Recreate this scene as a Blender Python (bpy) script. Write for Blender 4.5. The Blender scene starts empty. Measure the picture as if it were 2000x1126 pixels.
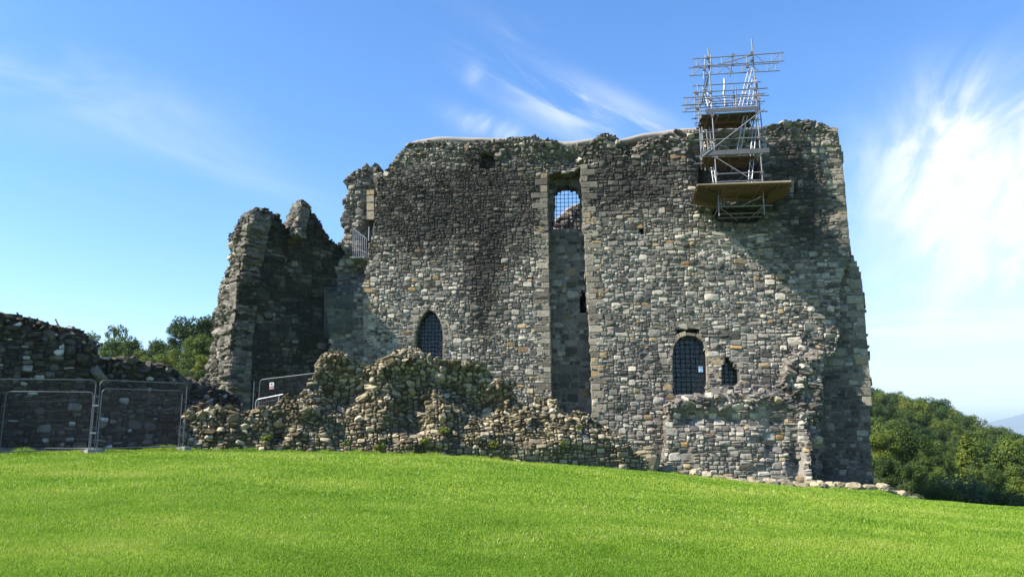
import bpy, math, random
import numpy as np
from mathutils import Vector, Matrix
random.seed(7)
RNG = np.random.default_rng(7)
SC = bpy.context.scene
COL = SC.collection
R = math.radians

# ------------------------------------------------------------------ camera
F = 1555.6; PITCH = R(10.2); EYE = 1.62
cd = bpy.data.cameras.new('camera'); cam = bpy.data.objects.new('camera', cd); COL.objects.link(cam)
cam.location = (0, 0, EYE); cam.rotation_euler = (math.pi/2 + PITCH, 0, 0)
cd.sensor_width = 36; cd.lens = 28; cd.clip_start = 0.1; cd.clip_end = 80000
SC.camera = cam

# ------------------------------------------------------------------ light
SUN_D = Vector((1.0, 0.30, -0.93)).normalized()          # the way the light travels
sl = bpy.data.lights.new('sun', 'SUN'); sun = bpy.data.objects.new('sun', sl); COL.objects.link(sun)
sl.energy = 5.0; sl.angle = R(0.5); sl.color = (1.0, 0.90, 0.75)
sun.rotation_euler = SUN_D.to_track_quat('-Z', 'Y').to_euler()
SUN_EL = math.asin(-SUN_D.z); SUN_AZ = math.atan2(-SUN_D.x, -SUN_D.y)
vs = SC.view_settings
vs.view_transform = 'Standard'; vs.look = 'None'; vs.gamma = 1; vs.exposure = 1.45; vs.use_curve_mapping = False


class NT:
    """small node-tree builder"""
    def __init__(s, tree):
        s.t = tree; s.n = tree.nodes; s.l = tree.links
    def node(s, kind, **kw):
        n = s.n.new(kind)
        for k, v in kw.items():
            setattr(n, k, v)
        return n
    def put(s, sock, v):
        if isinstance(v, bpy.types.NodeSocket): s.l.new(v, sock)
        elif v is not None: sock.default_value = v
    def math(s, op, a, b=None, c=None, clamp=False):
        n = s.node('ShaderNodeMath', operation=op, use_clamp=clamp)
        s.put(n.inputs[0], a); s.put(n.inputs[1], b); s.put(n.inputs[2], c)
        return n.outputs[0]
    def mix(s, f, a, b, mode='MIX'):
        n = s.node('ShaderNodeMix', data_type='RGBA', blend_type=mode)
        n.clamp_factor = True
        s.put(n.inputs[0], f); s.put(n.inputs[6], a); s.put(n.inputs[7], b)
        return n.outputs[2]
    def noise(s, vec, scale, detail=3, rough=.55, dist=0):
        n = s.node('ShaderNodeTexNoise'); n.inputs['Scale'].default_value = scale
        n.inputs['Detail'].default_value = detail; n.inputs['Roughness'].default_value = rough
        n.inputs['Distortion'].default_value = dist
        if vec is not None: s.l.new(vec, n.inputs['Vector'])
        return n.outputs['Fac']
    def ramp(s, f, stops, interp='LINEAR'):
        n = s.node('ShaderNodeValToRGB'); cr = n.color_ramp; cr.interpolation = interp
        while len(cr.elements) < len(stops): cr.elements.new(.5)
        for e, (p, c) in zip(cr.elements, stops):
            e.position = p; e.color = (*c, 1) if len(c) == 3 else c
        s.put(n.inputs[0], f)
        return n.outputs[0]
    def maprange(s, f, a, b, c=0., d=1., smooth=False):
        n = s.node('ShaderNodeMapRange'); n.clamp = True
        if smooth: n.interpolation_type = 'SMOOTHSTEP'
        s.put(n.inputs[0], f)
        for i, v in enumerate((a, b, c, d)): n.inputs[1+i].default_value = v
        return n.outputs[0]
    def scalev(s, vec, sc, loc=(0, 0, 0), rot=(0, 0, 0)):
        n = s.node('ShaderNodeMapping'); n.inputs['Scale'].default_value = sc
        n.inputs['Location'].default_value = loc; n.inputs['Rotation'].default_value = rot
        s.l.new(vec, n.inputs['Vector']); return n.outputs[0]
    def comb(s, x, y, z=0.):
        n = s.node('ShaderNodeCombineXYZ')
        for i, v in enumerate((x, y, z)): s.put(n.inputs[i], v)
        return n.outputs[0]


def g3(v): return (v, v, v, 1)

# ------------------------------------------------------------------ sky with cirrus
W = bpy.data.worlds.new('World'); SC.world = W; W.use_nodes = True
W.node_tree.nodes.clear(); w = NT(W.node_tree)
sky = w.node('ShaderNodeTexSky', sky_type='NISHITA'); sky.sun_disc = False
sky.sun_elevation = SUN_EL; sky.sun_rotation = SUN_AZ % (2*math.pi)
sky.altitude = 80; sky.air_density = 1.0; sky.dust_density = 0.35; sky.ozone_density = 3.0
tc = w.node('ShaderNodeTexCoord'); sep = w.node('ShaderNodeSeparateXYZ'); w.l.new(tc.outputs['Generated'], sep.inputs[0])
X, Y, Z = sep.outputs
az = w.math('MULTIPLY', w.math('ARCTAN2', X, Y), 57.2958)      # degrees clockwise from +Y
el = w.math('MULTIPLY', w.math('ARCSINE', Z), 57.2958)

def px_azel(px, py):
    a = (px-1000)/F; b = (563-py)/F
    d = Vector((a, math.cos(PITCH)-b*math.sin(PITCH), math.sin(PITCH)+b*math.cos(PITCH))).normalized()
    return math.degrees(math.atan2(d.x, d.y)), math.degrees(math.asin(d.z))

def blob(px, py, ra, re, tilt=0.):
    """soft elliptical area of the sky, 1 at its middle, by compass bearing and height"""
    a0, e0 = px_azel(px, py)
    da = w.math('SUBTRACT', az, a0); de = w.math('SUBTRACT', el, e0)
    c, s_ = math.cos(R(tilt)), math.sin(R(tilt))
    p = w.math('ADD', w.math('MULTIPLY', da, c/ra), w.math('MULTIPLY', de, s_/ra))
    q = w.math('ADD', w.math('MULTIPLY', da, -s_/re), w.math('MULTIPLY', de, c/re))
    r2 = w.math('ADD', w.math('MULTIPLY', p, p), w.math('MULTIPLY', q, q))
    return w.math('EXPONENT', w.math('MULTIPLY', r2, -1.0))

def streak(rot, sx, sy, scale, dist=.6, detail=5, off=0.):
    v = w.comb(az, el, off)
    v = w.scalev(v, (1, 1, 1), rot=(0, 0, R(rot)))
    v = w.scalev(v, (sx, sy, 1))
    return w.noise(v, scale, detail, .6, dist)

wisp = w.maprange(streak(26, .05, .30, 1.0, .9, 6, 3.3), .45, .80, 0, 1, True)
wisp2 = w.maprange(streak(48, .07, .34, 1.0, 1.2, 6, 7.1), .47, .80, 0, 1, True)
veil = w.maprange(streak(8, .04, .16, 1.0, .8, 5, 11.0), .40, .78, 0, 1, True)
feath = w.maprange(streak(-58, .10, .20, 1.0, 1.6, 7, 15.2), .34, .70, 0, 1, True)
puff = w.maprange(streak(-40, .07, .14, 1.0, .7, 6, 5.2), .36, .66, 0, 1, True)
def mul(a, b): return w.math('MULTIPLY', a, b)
def addn(*xs):
    o = xs[0]
    for x in xs[1:]: o = w.math('ADD', o, x)
    return o
cl = addn(
    mul(mul(blob(1150, 185, 7.0, 2.3, -22), wisp), 1.5),
    mul(mul(blob(1075, 160, 4.0, .75, -30), wisp2), 1.3),
    mul(mul(blob(950, 248, 2.6, .8, -14), puff), 1.3),
    mul(mul(blob(930, 150, .8, .8, 20), puff), .5),
    mul(blob(1215, 200, 4.5, .7, -26), .28),
    mul(mul(blob(40, 150, 11, 3.0, -9), veil), .30),
    mul(mul(blob(420, 300, 12, 1.7, -22), veil), .22),
    mul(mul(blob(1835, 290, 3.4, 3.6, 30), w.maprange(feath, 0, 1, .22, 1)), .75),
    mul(mul(blob(1960, 300, 5.0, 4.2, 35), w.maprange(feath, 0, 1, .25, 1)), .75),
    mul(mul(blob(1900, 400, 5.5, 5.5, 30), w.maprange(feath, 0, 1, .6, 1)), .46), mul(blob(500, 860, 45, 5.0, 0), .30),
    mul(mul(blob(1930, 470, 9.5, 5.0, 0), w.maprange(feath, 0, 1, .45, 1)), .78),
    mul(mul(blob(1900, 640, 14, 3.0, 0), w.maprange(veil, 0, 1, .40, 1)), .75),
    mul(mul(blob(1900, 760, 18, 2.0, 0), w.maprange(veil, 0, 1, .4, 1)), .60),
    mul(mul(blob(-2500, 300, 9, 12, 10), veil), .6),
    mul(mul(blob(3600, 300, 40, 14, 10), veil), .7))
cl = w.math('MINIMUM', cl, .92)
hs = w.node('ShaderNodeHueSaturation'); hs.inputs['Saturation'].default_value = 1.22; hs.inputs['Value'].default_value = 1.0
w.l.new(sky.outputs[0], hs.inputs['Color'])
skyc = w.mix(1.0, hs.outputs[0], (0.92, 0.995, 1.12, 1), 'MULTIPLY')
cloudc = (4.6, 4.85, 5.2, 1)
col = w.mix(cl, skyc, cloudc)
bg = w.node('ShaderNodeBackground'); w.l.new(col, bg.inputs['Color']); bg.inputs['Strength'].default_value = 0.089
wo = w.node('ShaderNodeOutputWorld'); w.l.new(bg.outputs[0], wo.inputs['Surface'])

# ------------------------------------------------------------------ mesh builder
class MB:
    def __init__(s):
        s.V = []; s.F = []; s.A = []; s.B = []; s.S = []; s.nv = 0
    def add(s, V, faces, rnd=0., stain=0., smooth=False):
        V = np.asarray(V, float).reshape(-1, 3)
        if isinstance(faces, np.ndarray): faces = [faces]
        else:
            by = {}
            for f in faces: by.setdefault(len(f), []).append(f)
            faces = [np.array(x) for x in by.values()]
        for f in faces:
            if len(f) == 0: continue
            s.F.append(f + s.nv)
            m = len(f)
            s.A.append(np.full(m, rnd) if np.isscalar(rnd) else np.asarray(rnd))
            s.B.append(np.full(m, stain) if np.isscalar(stain) else np.asarray(stain))
            s.S.append(np.full(m, smooth, bool) if np.isscalar(smooth) else np.asarray(smooth))
        s.V.append(V); s.nv += len(V)
    def box(s, c, ux, uy, uz, sx, sy, sz, **k):
        c = np.array(c, float); ux, uy, uz = (np.array(q, float) for q in (ux, uy, uz))
        V = [c + ux*sx*a/2 + uy*sy*b/2 + uz*sz*d/2 for a in (-1, 1) for b in (-1, 1) for d in (-1, 1)]
        s.add(V, [(0, 1, 3, 2), (4, 6, 7, 5), (0, 4, 5, 1), (2, 3, 7, 6), (0, 2, 6, 4), (1, 5, 7, 3)], **k)
    def tube(s, p0, p1, r, n=7, cap=True, r1=None, **k):
        p0 = Vector(p0); p1 = Vector(p1); d = (p1-p0)
        if d.length < 1e-6: return
        d.normalize(); a = d.orthogonal().normalized(); b = d.cross(a)
        r1 = r if r1 is None else r1
        V = []
        for p, rr in ((p0, r), (p1, r1)):
            for i in range(n):
                t = 2*math.pi*i/n; V.append(p + (a*math.cos(t) + b*math.sin(t))*rr)
        Fc = [(i, (i+1) % n, n+(i+1) % n, n+i) for i in range(n)]
        s.add(V, Fc, smooth=True, **k)
        if cap: s.add(V, [tuple(range(n-1, -1, -1)), tuple(range(n, 2*n))], **k)
    def path(s, pts, r, n=7, **k):
        for a, b in zip(pts[:-1], pts[1:]): s.tube(a, b, r, n, **k)
    def prism(s, poly, off, **k):
        """planar polygon (3-D points) thickened along off"""
        P = [Vector(p) for p in poly]; o = Vector(off); n = len(P)
        V = P + [p+o for p in P]
        s.add(V, [tuple(range(n)), tuple(range(2*n-1, n-1, -1))] + [(i, n+i, n+(i+1) % n, (i+1) % n) for i in range(n)], **k)
    def build(s, name, mat, parent=None, base=None):
        V = np.concatenate(s.V)
        b = np.array(parent.matrix_world_loc if False else (PLOC[parent.name] if parent else (base if base is not None else (0, 0, 0))), float)
        V = V - b
        me = bpy.data.meshes.new(name)
        me.vertices.add(len(V)); me.vertices.foreach_set('co', V.astype(np.float32).ravel())
        sizes = np.concatenate([np.full(len(f), f.shape[1]) for f in s.F])
        loops = np.concatenate([f.ravel() for f in s.F]).astype(np.int32)
        starts = np.concatenate([[0], np.cumsum(sizes)[:-1]]).astype(np.int32)
        me.loops.add(len(loops)); me.loops.foreach_set('vertex_index', loops)
        me.polygons.add(len(sizes)); me.polygons.foreach_set('loop_start', starts)
        try: me.polygons.foreach_set('loop_total', sizes.astype(np.int32))
        except Exception: pass
        me.polygons.foreach_set('use_smooth', np.concatenate(s.S))
        for nm, arr in (('rnd', s.A), ('stain', s.B)):
            at = me.attributes.new(nm, 'FLOAT', 'FACE'); at.data.foreach_set('value', np.concatenate(arr).astype(np.float32))
        me.update(calc_edges=True); me.validate()
        me.materials.append(mat)
        o = bpy.data.objects.new(name, me); COL.objects.link(o)
        if parent: o.parent = parent
        else:
            o.location = tuple(b)
        PLOC[o.name] = tuple(b)
        return o

PLOC = {}
def tag(o, label, cat, group=None, kind=None):
    if label: o['label'] = label
    if cat: o['category'] = cat
    if group: o['group'] = group
    if kind: o['kind'] = kind
    return o
def thing(name, loc, label, cat, group=None):
    o = bpy.data.objects.new(name, None); COL.objects.link(o); o.location = loc; o.empty_display_size = .3
    PLOC[o.name] = tuple(loc)
    return tag(o, label, cat, group)
def struct(o): o['kind'] = 'structure'; return o

# ------------------------------------------------------------------ frames: planes standing in the place
def ray(px, py):
    a = (px-1000)/F; b = (563-py)/F
    return Vector((a, math.cos(PITCH)-b*math.sin(PITCH), math.sin(PITCH)+b*math.cos(PITCH)))
def at_depth(px, py, y):
    d = ray(px, py); return Vector((0, 0, EYE)) + d*(y/d.y)
class Frame:
    def __init__(s, O, deg, lean=0.):
        a = R(deg); s.O = Vector(O)
        s.U = Vector((math.cos(a), math.sin(a), 0)); n = Vector((math.sin(a), -math.cos(a), 0))
        l = R(lean)
        s.V = (Vector((0, 0, 1))*math.cos(l) - n*math.sin(l)); s.N = n*math.cos(l) + Vector((0, 0, 1))*math.sin(l)
    def uv(s, px, py, n=0.):
        d = ray(px, py); c = Vector((0, 0, EYE)); o = s.O + s.N*n
        t = (o-c).dot(s.N)/d.dot(s.N); q = c + d*t - o
        return q.dot(s.U), q.dot(s.V)
    def pt(s, u, v, n=0.): return s.O + s.U*u + s.V*v + s.N*n
    def P(s, px, py, n=0.): return s.pt(*s.uv(px, py, n), n)

# ------------------------------------------------------------------ numpy noise
def _h(i, j, s):
    x = np.sin(i*127.1 + j*311.7 + s*74.7)*43758.5453
    return x - np.floor(x)
def vn(x, y, s=0.):
    i = np.floor(x); j = np.floor(y); fx = x-i; fy = y-j
    fx = fx*fx*(3-2*fx); fy = fy*fy*(3-2*fy)
    a = _h(i, j, s)*(1-fx) + _h(i+1, j, s)*fx; b = _h(i, j+1, s)*(1-fx) + _h(i+1, j+1, s)*fx
    return (a*(1-fy) + b*fy)*2 - 1
def fbm(x, y, s=0., o=3):
    r = 0; a = 1; t = 0
    for k in range(o):
        r = r + a*vn(x*2**k, y*2**k, s+k*13.3); t += a; a *= .55
    return r/t
def inpoly(x, y, poly):
    ins = np.zeros(x.shape, bool); n = len(poly)
    for k in range(n):
        x0, y0 = poly[k]; x1, y1 = poly[(k+1) % n]
        if y0 == y1: continue
        c = ((y0 > y) != (y1 > y)) & (x < (x1-x0)*(y-y0)/(y1-y0) + x0)
        ins ^= c
    return ins

# ------------------------------------------------------------------ masonry engine
def masonry(mb, fr, poly, n=0., holes=(), cell=.1, size=1.0, sizefn=None, rough=.12, top_rough=.9, top_band=.9,
            edge=.12, hole_edge=.015, depth=None, roughfn=None, stain=None, thick=1.0, seed=1, wmax=6, hmax=4, joint=.022,
            prot=(.012, .06), stones=True, tint=0., course=.6, backs=False, squash=1., bigs=.05, flat_all=False):
    """A wall face of individually cut stones in a plane, with openings, a ragged outline, relief and real thickness."""
    rng = np.random.default_rng(seed)
    uvp = [fr.uv(x, y, n) for x, y in poly]; hl = [[fr.uv(x, y, n) for x, y in h] for h in holes]
    us = [p[0] for p in uvp]; vs_ = [p[1] for p in uvp]
    u0, u1, v0, v1 = min(us)-.3, max(us)+.3, min(vs_)-.1, max(vs_)+.3
    ni = int((u1-u0)/cell)+1; nj = int((v1-v0)/cell)+1
    I, J = np.meshgrid(np.arange(ni), np.arange(nj), indexing='ij')
    UC = u0 + (I+.5)*cell; VC = v0 + (J+.5)*cell
    e1 = edge*fbm(UC*1.7, VC*1.7, seed+.3, 3); e2 = edge*fbm(UC*1.7, VC*1.7, seed+5.3, 3)
    m = inpoly(UC+e1*1.6, VC+e2*1.6, uvp)
    for h in hl:
        m &= ~inpoly(UC+e1*hole_edge/max(edge, .01)*1.5, VC+e2*hole_edge/max(edge, .01)*1.5, h)
    jj = np.where(m, J, -1).max(axis=1)
    top = (jj[:, None]-J)*cell                                  # metres below the wall's own top
    def DEP(u, v):
        return np.zeros_like(u) if depth is None else depth(u, v)
    def warp(u, v):
        return u + .05*fbm(u*1.1, v*1.1, seed+21., 2), v + .07*fbm(u*.45, v*.9, seed+33., 2)
    def world(u, v, c):
        return (np.array(fr.O)[None] + u[:, None]*np.array(fr.U)[None] + v[:, None]*np.array(fr.V)[None] + (c+n)[:, None]*np.array(fr.N)[None])
    # backing (mortar)
    gi, gj = np.meshgrid(np.arange(ni+1), np.arange(nj+1), indexing='ij')
    gu = u0 + gi*cell; gv = v0 + gj*cell
    wu, wv = warp(gu, gv)
    gd = DEP(gu, gv) + .018*fbm(gu*4, gv*4, seed+9., 2)
    ids = (gi*(nj+1)+gj)
    ci, cj = np.nonzero(m)
    q = np.stack([ids[ci, cj], ids[ci+1, cj], ids[ci+1, cj+1], ids[ci, cj+1]], 1)
    st = np.zeros(len(q)) if stain is None else stain(UC[ci, cj], VC[ci, cj])
    GV = world(wu.ravel(), wv.ravel(), gd.ravel())
    used = np.unique(q); remap = -np.ones(GV.shape[0], int); remap[used] = np.arange(len(used))
    mb.add(GV[used], remap[q], rnd=-1., stain=st)
    # boundary: wall thickness
    mp = np.pad(m, 1)
    B = []
    for di, dj, a, b in ((-1, 0, (0, 1), (0, 0)), (1, 0, (1, 0), (1, 1)), (0, -1, (0, 0), (1, 0)), (0, 1, (1, 1), (0, 1))):
        nb = mp[1+di:1+di+ni, 1+dj:1+dj+nj]
        bi, bj = np.nonzero(m & ~nb)
        B.append(np.stack([ids[bi+a[0], bj+a[1]], ids[bi+b[0], bj+b[1]]], 1))
    B = np.concatenate(B)
    ub = np.unique(B); rm = -np.ones(GV.shape[0], int); rm[ub] = np.arange(len(ub))
    fu = wu.ravel()[ub]; fv = wv.ravel()[ub]; fd = gd.ravel()[ub]
    ns = max(2, int(thick/.28)); LV = []
    for q_ in range(ns+1):
        f_ = q_/ns; am = 0. if q_ == 0 else .11
        LV.append(world(fu + am*fbm(fu*3.1, fv*3.1+q_*7.7, seed+2., 2), fv + am*fbm(fu*3.1, fv*3.1+q_*9.1, seed+4., 2), fd*(1-f_) - thick*f_))
    b = rm[B]; nb_ = len(ub)
    LV = np.concatenate(LV)
    mb.add(LV, np.concatenate([np.stack([b[:, 0]+q_*nb_, b[:, 1]+q_*nb_, b[:, 1]+(q_+1)*nb_, b[:, 0]+(q_+1)*nb_], 1) for q_ in range(ns)]), rnd=rng.random(len(b)*ns)*.6, stain=.2)
    if backs:
        BW = world(wu.ravel(), wv.ravel(), np.full(GV.shape[0], -thick))
        mb.add(BW[used], remap[q][:, ::-1], rnd=-1., stain=.2)
    if not stones: return
    # packing
    free = m.copy(); S = []
    band_h = []; band_of = np.zeros(nj, int); j = 0
    while j < nj:
        h = int(rng.choice([1, 2, 3, 3, 4, 4])); band_of[j:j+h] = j+h; j += h
    for j in range(nj):
        i = 0
        row = free[:, j]
        while i < ni:
            if not row[i]: i += 1; continue
            sc = size if sizefn is None else size*sizefn(u0+(i+.5)*cell, v0+(j+.5)*cell)
            q_ = rng.random()
            wd = rng.uniform(1.0, 2.4) if q_ < .30 else (rng.uniform(2.4, 4.6) if q_ < .78 else rng.uniform(4.4, wmax+1.2))
            wd = max(1, int(round(wd*sc)))
            room = max(1, band_of[j]-j)
            if rng.random() < course: hh = room if rng.random() < min(1., .62*sc) else max(1, int(rng.integers(1, room+1)))
            else: hh = max(1, int(round(rng.uniform(.8, hmax)*sc)))
            if rng.random() < bigs: wd += 2; hh += 2
            hh = min(hh, max(1, int(hmax*sc+.8)))
            if wd == 1 and hh > 2: wd = 2
            k = 0
            while k < wd and i+k < ni and row[i+k]: k += 1
            wd = k
            if wd > 1 and i+wd < ni and row[i+wd] and not (i+wd+1 < ni and row[i+wd+1]): wd += 1
            h = 1
            while h < hh and j+h < nj and free[i:i+wd, j+h].all(): h += 1
            h = min(h, max(1, int(wd*.75+.5)))
            free[i:i+wd, j:j+h] = False
            S.append((i+wd/2, j+h/2, wd, h)); i += wd
    S = np.array(S); N = len(S)
    su = u0 + S[:, 0]*cell; sv = v0 + S[:, 1]*cell
    ti = np.clip(S[:, 0].astype(int), 0, ni-1); tj = np.clip(S[:, 1].astype(int), 0, nj-1)
    rg = np.full(N, rough) + top_rough*np.clip(1-top[ti, tj]/max(top_band, .01), 0, 1)*(top[ti, tj] >= 0)
    if roughfn is not None: rg = rg + roughfn(su, sv)
    rg = np.clip(rg, 0, 1.1)
    K = 8
    flat8 = np.array([[1, 1], [1, 1], [-1, 1], [-1, 1], [-1, -1], [-1, -1], [1, -1], [1, -1]], float)
    shr = lambda lo, hi: rng.uniform(lo, hi, N)
    ha = np.maximum((S[:, 2]*cell-joint)/2, .018)*shr(.90, 1.0)*(1+.10*rg); hb = np.maximum((S[:, 3]*cell-joint)/2, .018)*shr(.86, 1.0)*(1+.18*rg)
    mn = np.minimum(ha, hb)
    ch = mn[:, None]*(rng.uniform(.08, .50, (N, 4)) + rg[:, None]*rng.uniform(0, .9, (N, 4))*(rng.random((N, 4)) < .5))*np.where(rng.random((N, 4)) < .25, 1.5, 1.)
    ch2 = ch*rng.uniform(.5, 1.5, (N, 4))
    oa = np.empty((N, K)); ob = np.empty((N, K))
    A_, B_ = ha[:, None], hb[:, None]
    sg_ = [(1, 1), (-1, 1), (-1, -1), (1, -1)]
    for q_, (sx, sy) in enumerate(sg_):
        e1_ = (ha, np.maximum(hb-ch[:, q_], -.2*hb)); e2_ = (np.maximum(ha-ch2[:, q_], -.2*ha), hb)
        f_, g_ = (e1_, e2_) if sx*sy > 0 else (e2_, e1_)
        oa[:, 2*q_], ob[:, 2*q_] = sx*f_[0], sy*f_[1]; oa[:, 2*q_+1], ob[:, 2*q_+1] = sx*g_[0], sy*g_[1]
    jit = (.05+.26*rg)[:, None]
    oa = oa + rng.uniform(-1, 1, (N, K))*jit*mn[:, None]; ob = ob + rng.uniform(-1, 1, (N, K))*jit*mn[:, None]
    ph = rng.uniform(prot[0], prot[1], N) + rg*rng.uniform(.0, .22, N)*np.minimum(1.4, S[:, 3]*cell/.22)
    bk = .05 + .24*rg
    ins = np.minimum(mn*.55, rng.uniform(.012, .045, N)*(1+.8*rg)); fa_ = 1-ins/ha; fb_ = 1-ins/hb
    lvl = [(1.0, 1.0, -bk, 0), (.99, .99, ph*rng.uniform(.25, .7, N), 1), (fa_[:, None], fb_[:, None], ph, 1)]
    rings = []
    tx = rng.normal(0, .07, N)*(1+2.5*rg); ty = rng.normal(0, .08, N)*(1+2.5*rg)
    for s1_, s2_, c_, jt in lvl:
        a = oa*s1_*(1 + rng.uniform(-.05, .05, (N, K))*jt); b_ = ob*s2_*(1 + rng.uniform(-.05, .05, (N, K))*jt)
        c = c_[:, None] + jt*(tx[:, None]*a + ty[:, None]*b_) + jt*rng.uniform(-.22, .22, (N, K))*(ph*(1+.9*rg))[:, None]
        rings.append(np.stack([a, b_, c], 2))
    cen = np.stack([oa.mean(1)+ha*shr(-.3, .3), ob.mean(1)+hb*shr(-.3, .3), ph*shr(.95, 1.35)], 1)[:, None, :]
    L = np.concatenate(rings+[cen], 1)                           # N x (3K+1) x 3
    # rotations
    r1 = rng.normal(0, 1, N)*(.035 + .40*rg**1.5); r2 = rng.normal(0, 1, N)*(.03 + .30*rg**1.3); r3 = rng.normal(0, 1, N)*(.03 + .30*rg**1.3)
    def rot(L, i, k, t):
        c, s_ = np.cos(t)[:, None], np.sin(t)[:, None]
        a, b_ = L[:, :, i]*c - L[:, :, k]*s_, L[:, :, i]*s_ + L[:, :, k]*c
        L[:, :, i], L[:, :, k] = a, b_
    rot(L, 0, 1, r1); rot(L, 0, 2, r2); rot(L, 1, 2, r3)
    e = .05
    d0 = DEP(su, sv); gu_ = (DEP(su+e, sv)-DEP(su-e, sv))/(2*e); gv_ = (DEP(su, sv+e)-DEP(su, sv-e))/(2*e)
    gu_ = np.clip(gu_, -.45, .45); gv_ = np.clip(gv_, -.45, .45)
    L[:, :, 2] += d0[:, None] + gu_[:, None]*L[:, :, 0] + gv_[:, None]*L[:, :, 1]
    wu_, wv_ = warp(su, sv)
    M = 3*K+1
    PU = (wu_[:, None] + L[:, :, 0]).ravel(); PV = (wv_[:, None] + L[:, :, 1]).ravel(); PC = L[:, :, 2].ravel()
    PW = world(PU, PV, PC)
    base = (np.arange(N)*M)[:, None, None]
    k = np.arange(K); k2 = (k+1) % K
    qs = np.concatenate([np.stack([k+r*K, k2+r*K, k2+(r+1)*K, k+(r+1)*K], 1) for r in (0, 1)])
    tr = np.stack([k+2*K, k2+2*K, np.full(K, 3*K)], 1)
    rnd = tint*.9 + rng.random(N)*(1-tint)
    sst = np.zeros(N) if stain is None else np.clip(stain(su, sv) + rng.normal(0, .10, N), 0, 1.5)
    smo = rng.random(N) < .12
    Q = (base + qs[None]).reshape(-1, 4); T = (base + tr[None]).reshape(-1, 3)
    mb.add(PW, Q, np.repeat(rnd, 2*K), np.repeat(sst, 2*K), np.repeat(smo, 2*K))
    mb.nv -= len(PW); mb.V.pop()
    mb.add(PW, T, np.repeat(rnd, K), np.repeat(sst, K), np.repeat(smo, K))

def blobs(fr, lst, n=0.):
    """sum of soft spots given where they stand on a wall: (px, py, rx px, ry px, strength)"""
    L = []
    for px, py, rx, ry, s in lst:
        u, v = fr.uv(px, py, n); ua, _ = fr.uv(px+rx, py, n); _, vb = fr.uv(px, py-ry, n)
        L.append((u, v, abs(ua-u), abs(vb-v), s))
    def f(u, v):
        r = np.zeros_like(np.asarray(u, float))
        for a, b, x, y, s in L: r = r + s*np.exp(-((u-a)/x)**2 - ((v-b)/y)**2)
        return r
    return f

# ------------------------------------------------------------------ materials
def new_mat(name):
    m = bpy.data.materials.new(name); m.use_nodes = True
    t = NT(m.node_tree); t.n.clear()
    out = t.node('ShaderNodeOutputMaterial'); b = t.node('ShaderNodeBsdfPrincipled')
    t.l.new(b.outputs[0], out.inputs['Surface'])
    return m, t, b, out
def attr(t, nm):
    a = t.node('ShaderNodeAttribute', attribute_name=nm); return a.outputs['Fac']

def stone_mat(name, stops, mortar, dark, pale=(.55, .54, .50), bump=.5, moss=0.):
    m, t, b, out = new_mat(name)
    geo = t.node('ShaderNodeNewGeometry'); pos = geo.outputs['Position']
    rnd = attr(t, 'rnd'); st = attr(t, 'stain')
    c = t.ramp(rnd, stops)
    n1 = t.noise(pos, 6.5, 5, .65); n2 = t.noise(pos, 1.1, 4, .6); n3 = t.noise(pos, 24, 3, .6)
    mm = t.math('LESS_THAN', rnd, -.5)
    mort = t.mix(n2, tuple(x*.65 for x in mortar)+(1,), tuple(x*1.25 for x in mortar)+(1,))
    c = t.mix(mm, c, mort)
    c = t.mix(1.0, c, t.ramp(n1, [(.22, (.52, .52, .52)), (.5, (1, 1, 1)), (.78, (1.38, 1.36, 1.30))]), 'MULTIPLY')
    # weathering: dark crust, plus painted shade, where stain > 0, lime runs where stain < 0
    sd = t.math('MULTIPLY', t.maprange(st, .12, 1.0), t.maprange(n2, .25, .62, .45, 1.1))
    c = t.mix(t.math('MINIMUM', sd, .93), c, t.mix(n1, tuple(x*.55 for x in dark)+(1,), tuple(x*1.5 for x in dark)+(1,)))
    lw = t.math('MULTIPLY', t.maprange(st, -.1, -1.0), t.maprange(n3, .3, .6))
    c = t.mix(lw, c, (*pale, 1))
    li = t.math('MULTIPLY', t.maprange(t.noise(pos, 3.1, 5, .7), .64, .74), .55)
    c = t.mix(li, c, (.34, .34, .30, 1))
    if moss:
        mo = t.math('MULTIPLY', t.maprange(t.noise(pos, 1.7, 4, .65), .52, .70), moss)
        c = t.mix(mo, c, (.09, .12, .035, 1))
    t.l.new(c, b.inputs['Base Color']); b.inputs['Roughness'].default_value = .92
    b.inputs['Specular IOR Level'].default_value = .15
    bp = t.node('ShaderNodeBump'); bp.inputs['Strength'].default_value = bump; bp.inputs['Distance'].default_value = .05
    hgt = t.math('ADD', t.noise(pos, 9, 5, .7), t.math('MULTIPLY', n3, .4))
    t.l.new(hgt, bp.inputs['Height']); t.l.new(bp.outputs[0], b.inputs['Normal'])
    return m

KEEP = stone_mat('keep_stone', [(0, (.062, .058, .055)), (.25, (.112, .104, .096)), (.50, (.170, .158, .144)), (.72, (.243, .226, .203)), (.88, (.330, .307, .270)), (.962, (.405, .372, .33)), (.968, (.25, .20, .13)), (.984, (.29, .22, .13)), (.99, (.16, .11, .07)), (1, (.28, .19, .09))],
                 (.185, .171, .155), (.031, .029, .028), (.54, .51, .48))
QUOIN = stone_mat('quoin_stone', [(0, (.10, .090, .077)), (.5, (.185, .166, .138)), (.85, (.27, .244, .20)), (1, (.28, .21, .12))], (.16, .15, .13), (.055, .055, .052))
RUIN = stone_mat('ruin_stone', [(0, (.065, .054, .036)), (.35, (.145, .124, .086)), (.65, (.235, .204, .146)), (.96, (.37, .33, .245)), (1, (.30, .23, .14))], (.085, .071, .046), (.04, .037, .026), moss=.2)
TOWER = stone_mat('tower_stone', [(0, (.055, .05, .045)), (.4, (.12, .112, .10)), (.7, (.20, .19, .165)), (.97, (.33, .31, .27)), (1, (.30, .22, .12))], (.07, .064, .056), (.024, .022, .020))
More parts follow.
